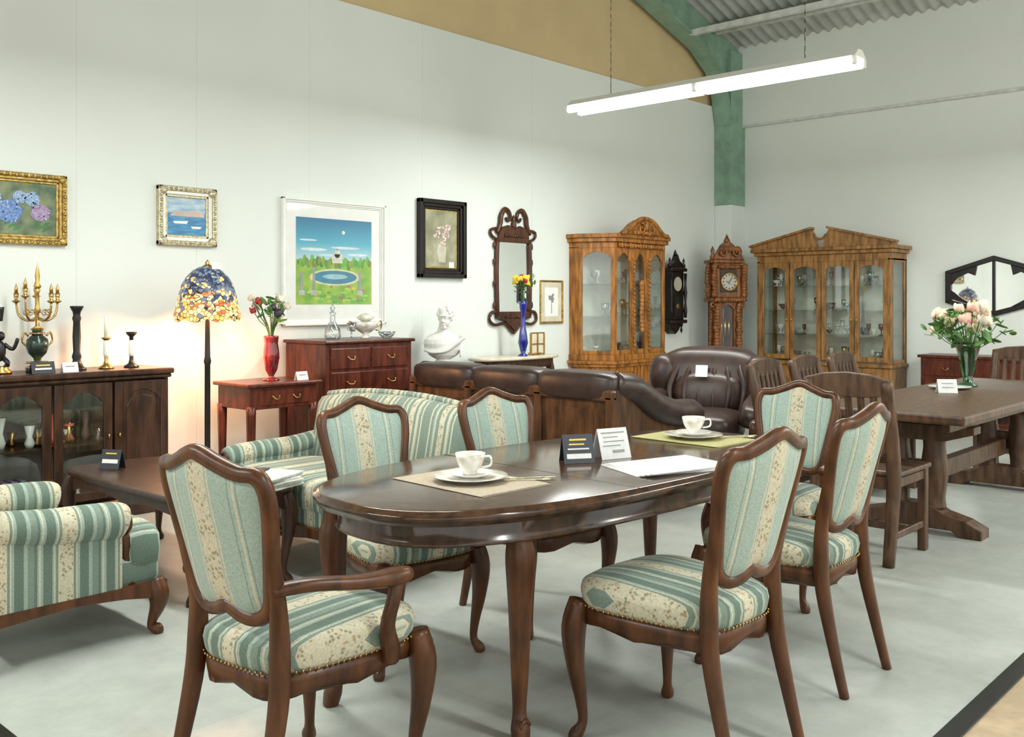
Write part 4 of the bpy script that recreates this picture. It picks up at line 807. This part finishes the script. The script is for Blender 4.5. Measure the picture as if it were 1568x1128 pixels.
b=B('slat_back_chair'); W=W_DK
for s in (-1,1):
    b.tube([(s*.20,-.27,0),(s*.20,-.215,.3),(s*.20,-.205,.46),(s*.20,-.24,.68),(s*.20,-.30,.91)],[.026,.03,.032,.03,.026],W,seg=8,up=(0,1,0),e=.45)
    b.box((s*.20,.19,.22),(.045,.045,.44),W,.006); b.box((s*.20,-.02,.14),(.025,.40,.035),W,.004); b.box((s*.2,-.01,.40),(.028,.4,.05),W,.004)
b.box((0,.01,.445),(.46,.46,.03),W,.012,seg=2); b.box((0,.19,.40),(.38,.028,.06),W,.004); b.box((0,-.215,.40),(.38,.028,.06),W,.004); b.box((0,.0,.14),(.38,.025,.035),W,.004)
b.prism([(-.22,.84),(-.22,.915),(-.12,.94),(0,.95),(.12,.94),(.22,.915),(.22,.84),(.1,.825),(-.1,.825)],-.305,-.275,W,'xz',.006); b.box((0,-.235,.58),(.38,.025,.05),W,.004,rx=.15)
for x in (-.13,-.065,0,.065,.13): b.tube([(x,-.235,.58),(x,-.26,.72),(x,-.288,.86)],.018,W,seg=6,sub=3,up=(0,1,0),asp=1,e=.5)
sc1=b.done((5.0,2.05,0),-pi/2)
copy(sc1,(5.98,2.90,0),pi,.97); copy(sc1,(6.58,2.90,0),pi,.97); copy(sc1,(7.2,2.90,0),pi,.97); copy(sc1,(8.12,2.22,0),pi/2)
bouquet('rose_bouquet_vase',(7.02,2.20,.7205),.40,.26,[PINK,PEACH,PEACH,CREAM],18,26,lambda b:b.lathe([(.06,0),(.06,.01),(.03,.03),(.035,.08),(.05,.16),(.07,.26),(.09,.30),(.085,.30),(.06,.2),(.03,.1),(0,.05)],(0,0,0),GRNG,24),rr_=.055,hz=.75,leaf_s=.09)
b=B('white_plate'); b.lathe([(.08,0),(.13,.015),(.135,.018),(.08,.006),(0,.005)],(0,0,0),PORC,28); b.done((6.72,2.22,.7205))
tent('white_price_card',(6.42,2.14,.7205),-.9,.12,.09,PAPER,[(0,.7,.6,.06,INK),(0,.4,.6,.06,INK)])
# ---------------------------------------------------------------- camera
cd=bpy.data.cameras.new('camera'); cam=bpy.data.objects.new('camera',cd); bpy.context.scene.collection.objects.link(cam)
cam.location=(0,0,1.30); cam.rotation_euler=(pi/2,0,math.radians(-47.35)); cd.sensor_width=36; cd.lens=36*1480/1568; cd.shift_y=-102/1568; cd.clip_start=.05
bpy.context.scene.camera=cam
vs_=bpy.context.scene.view_settings; vs_.view_transform='Standard'; vs_.exposure=.05
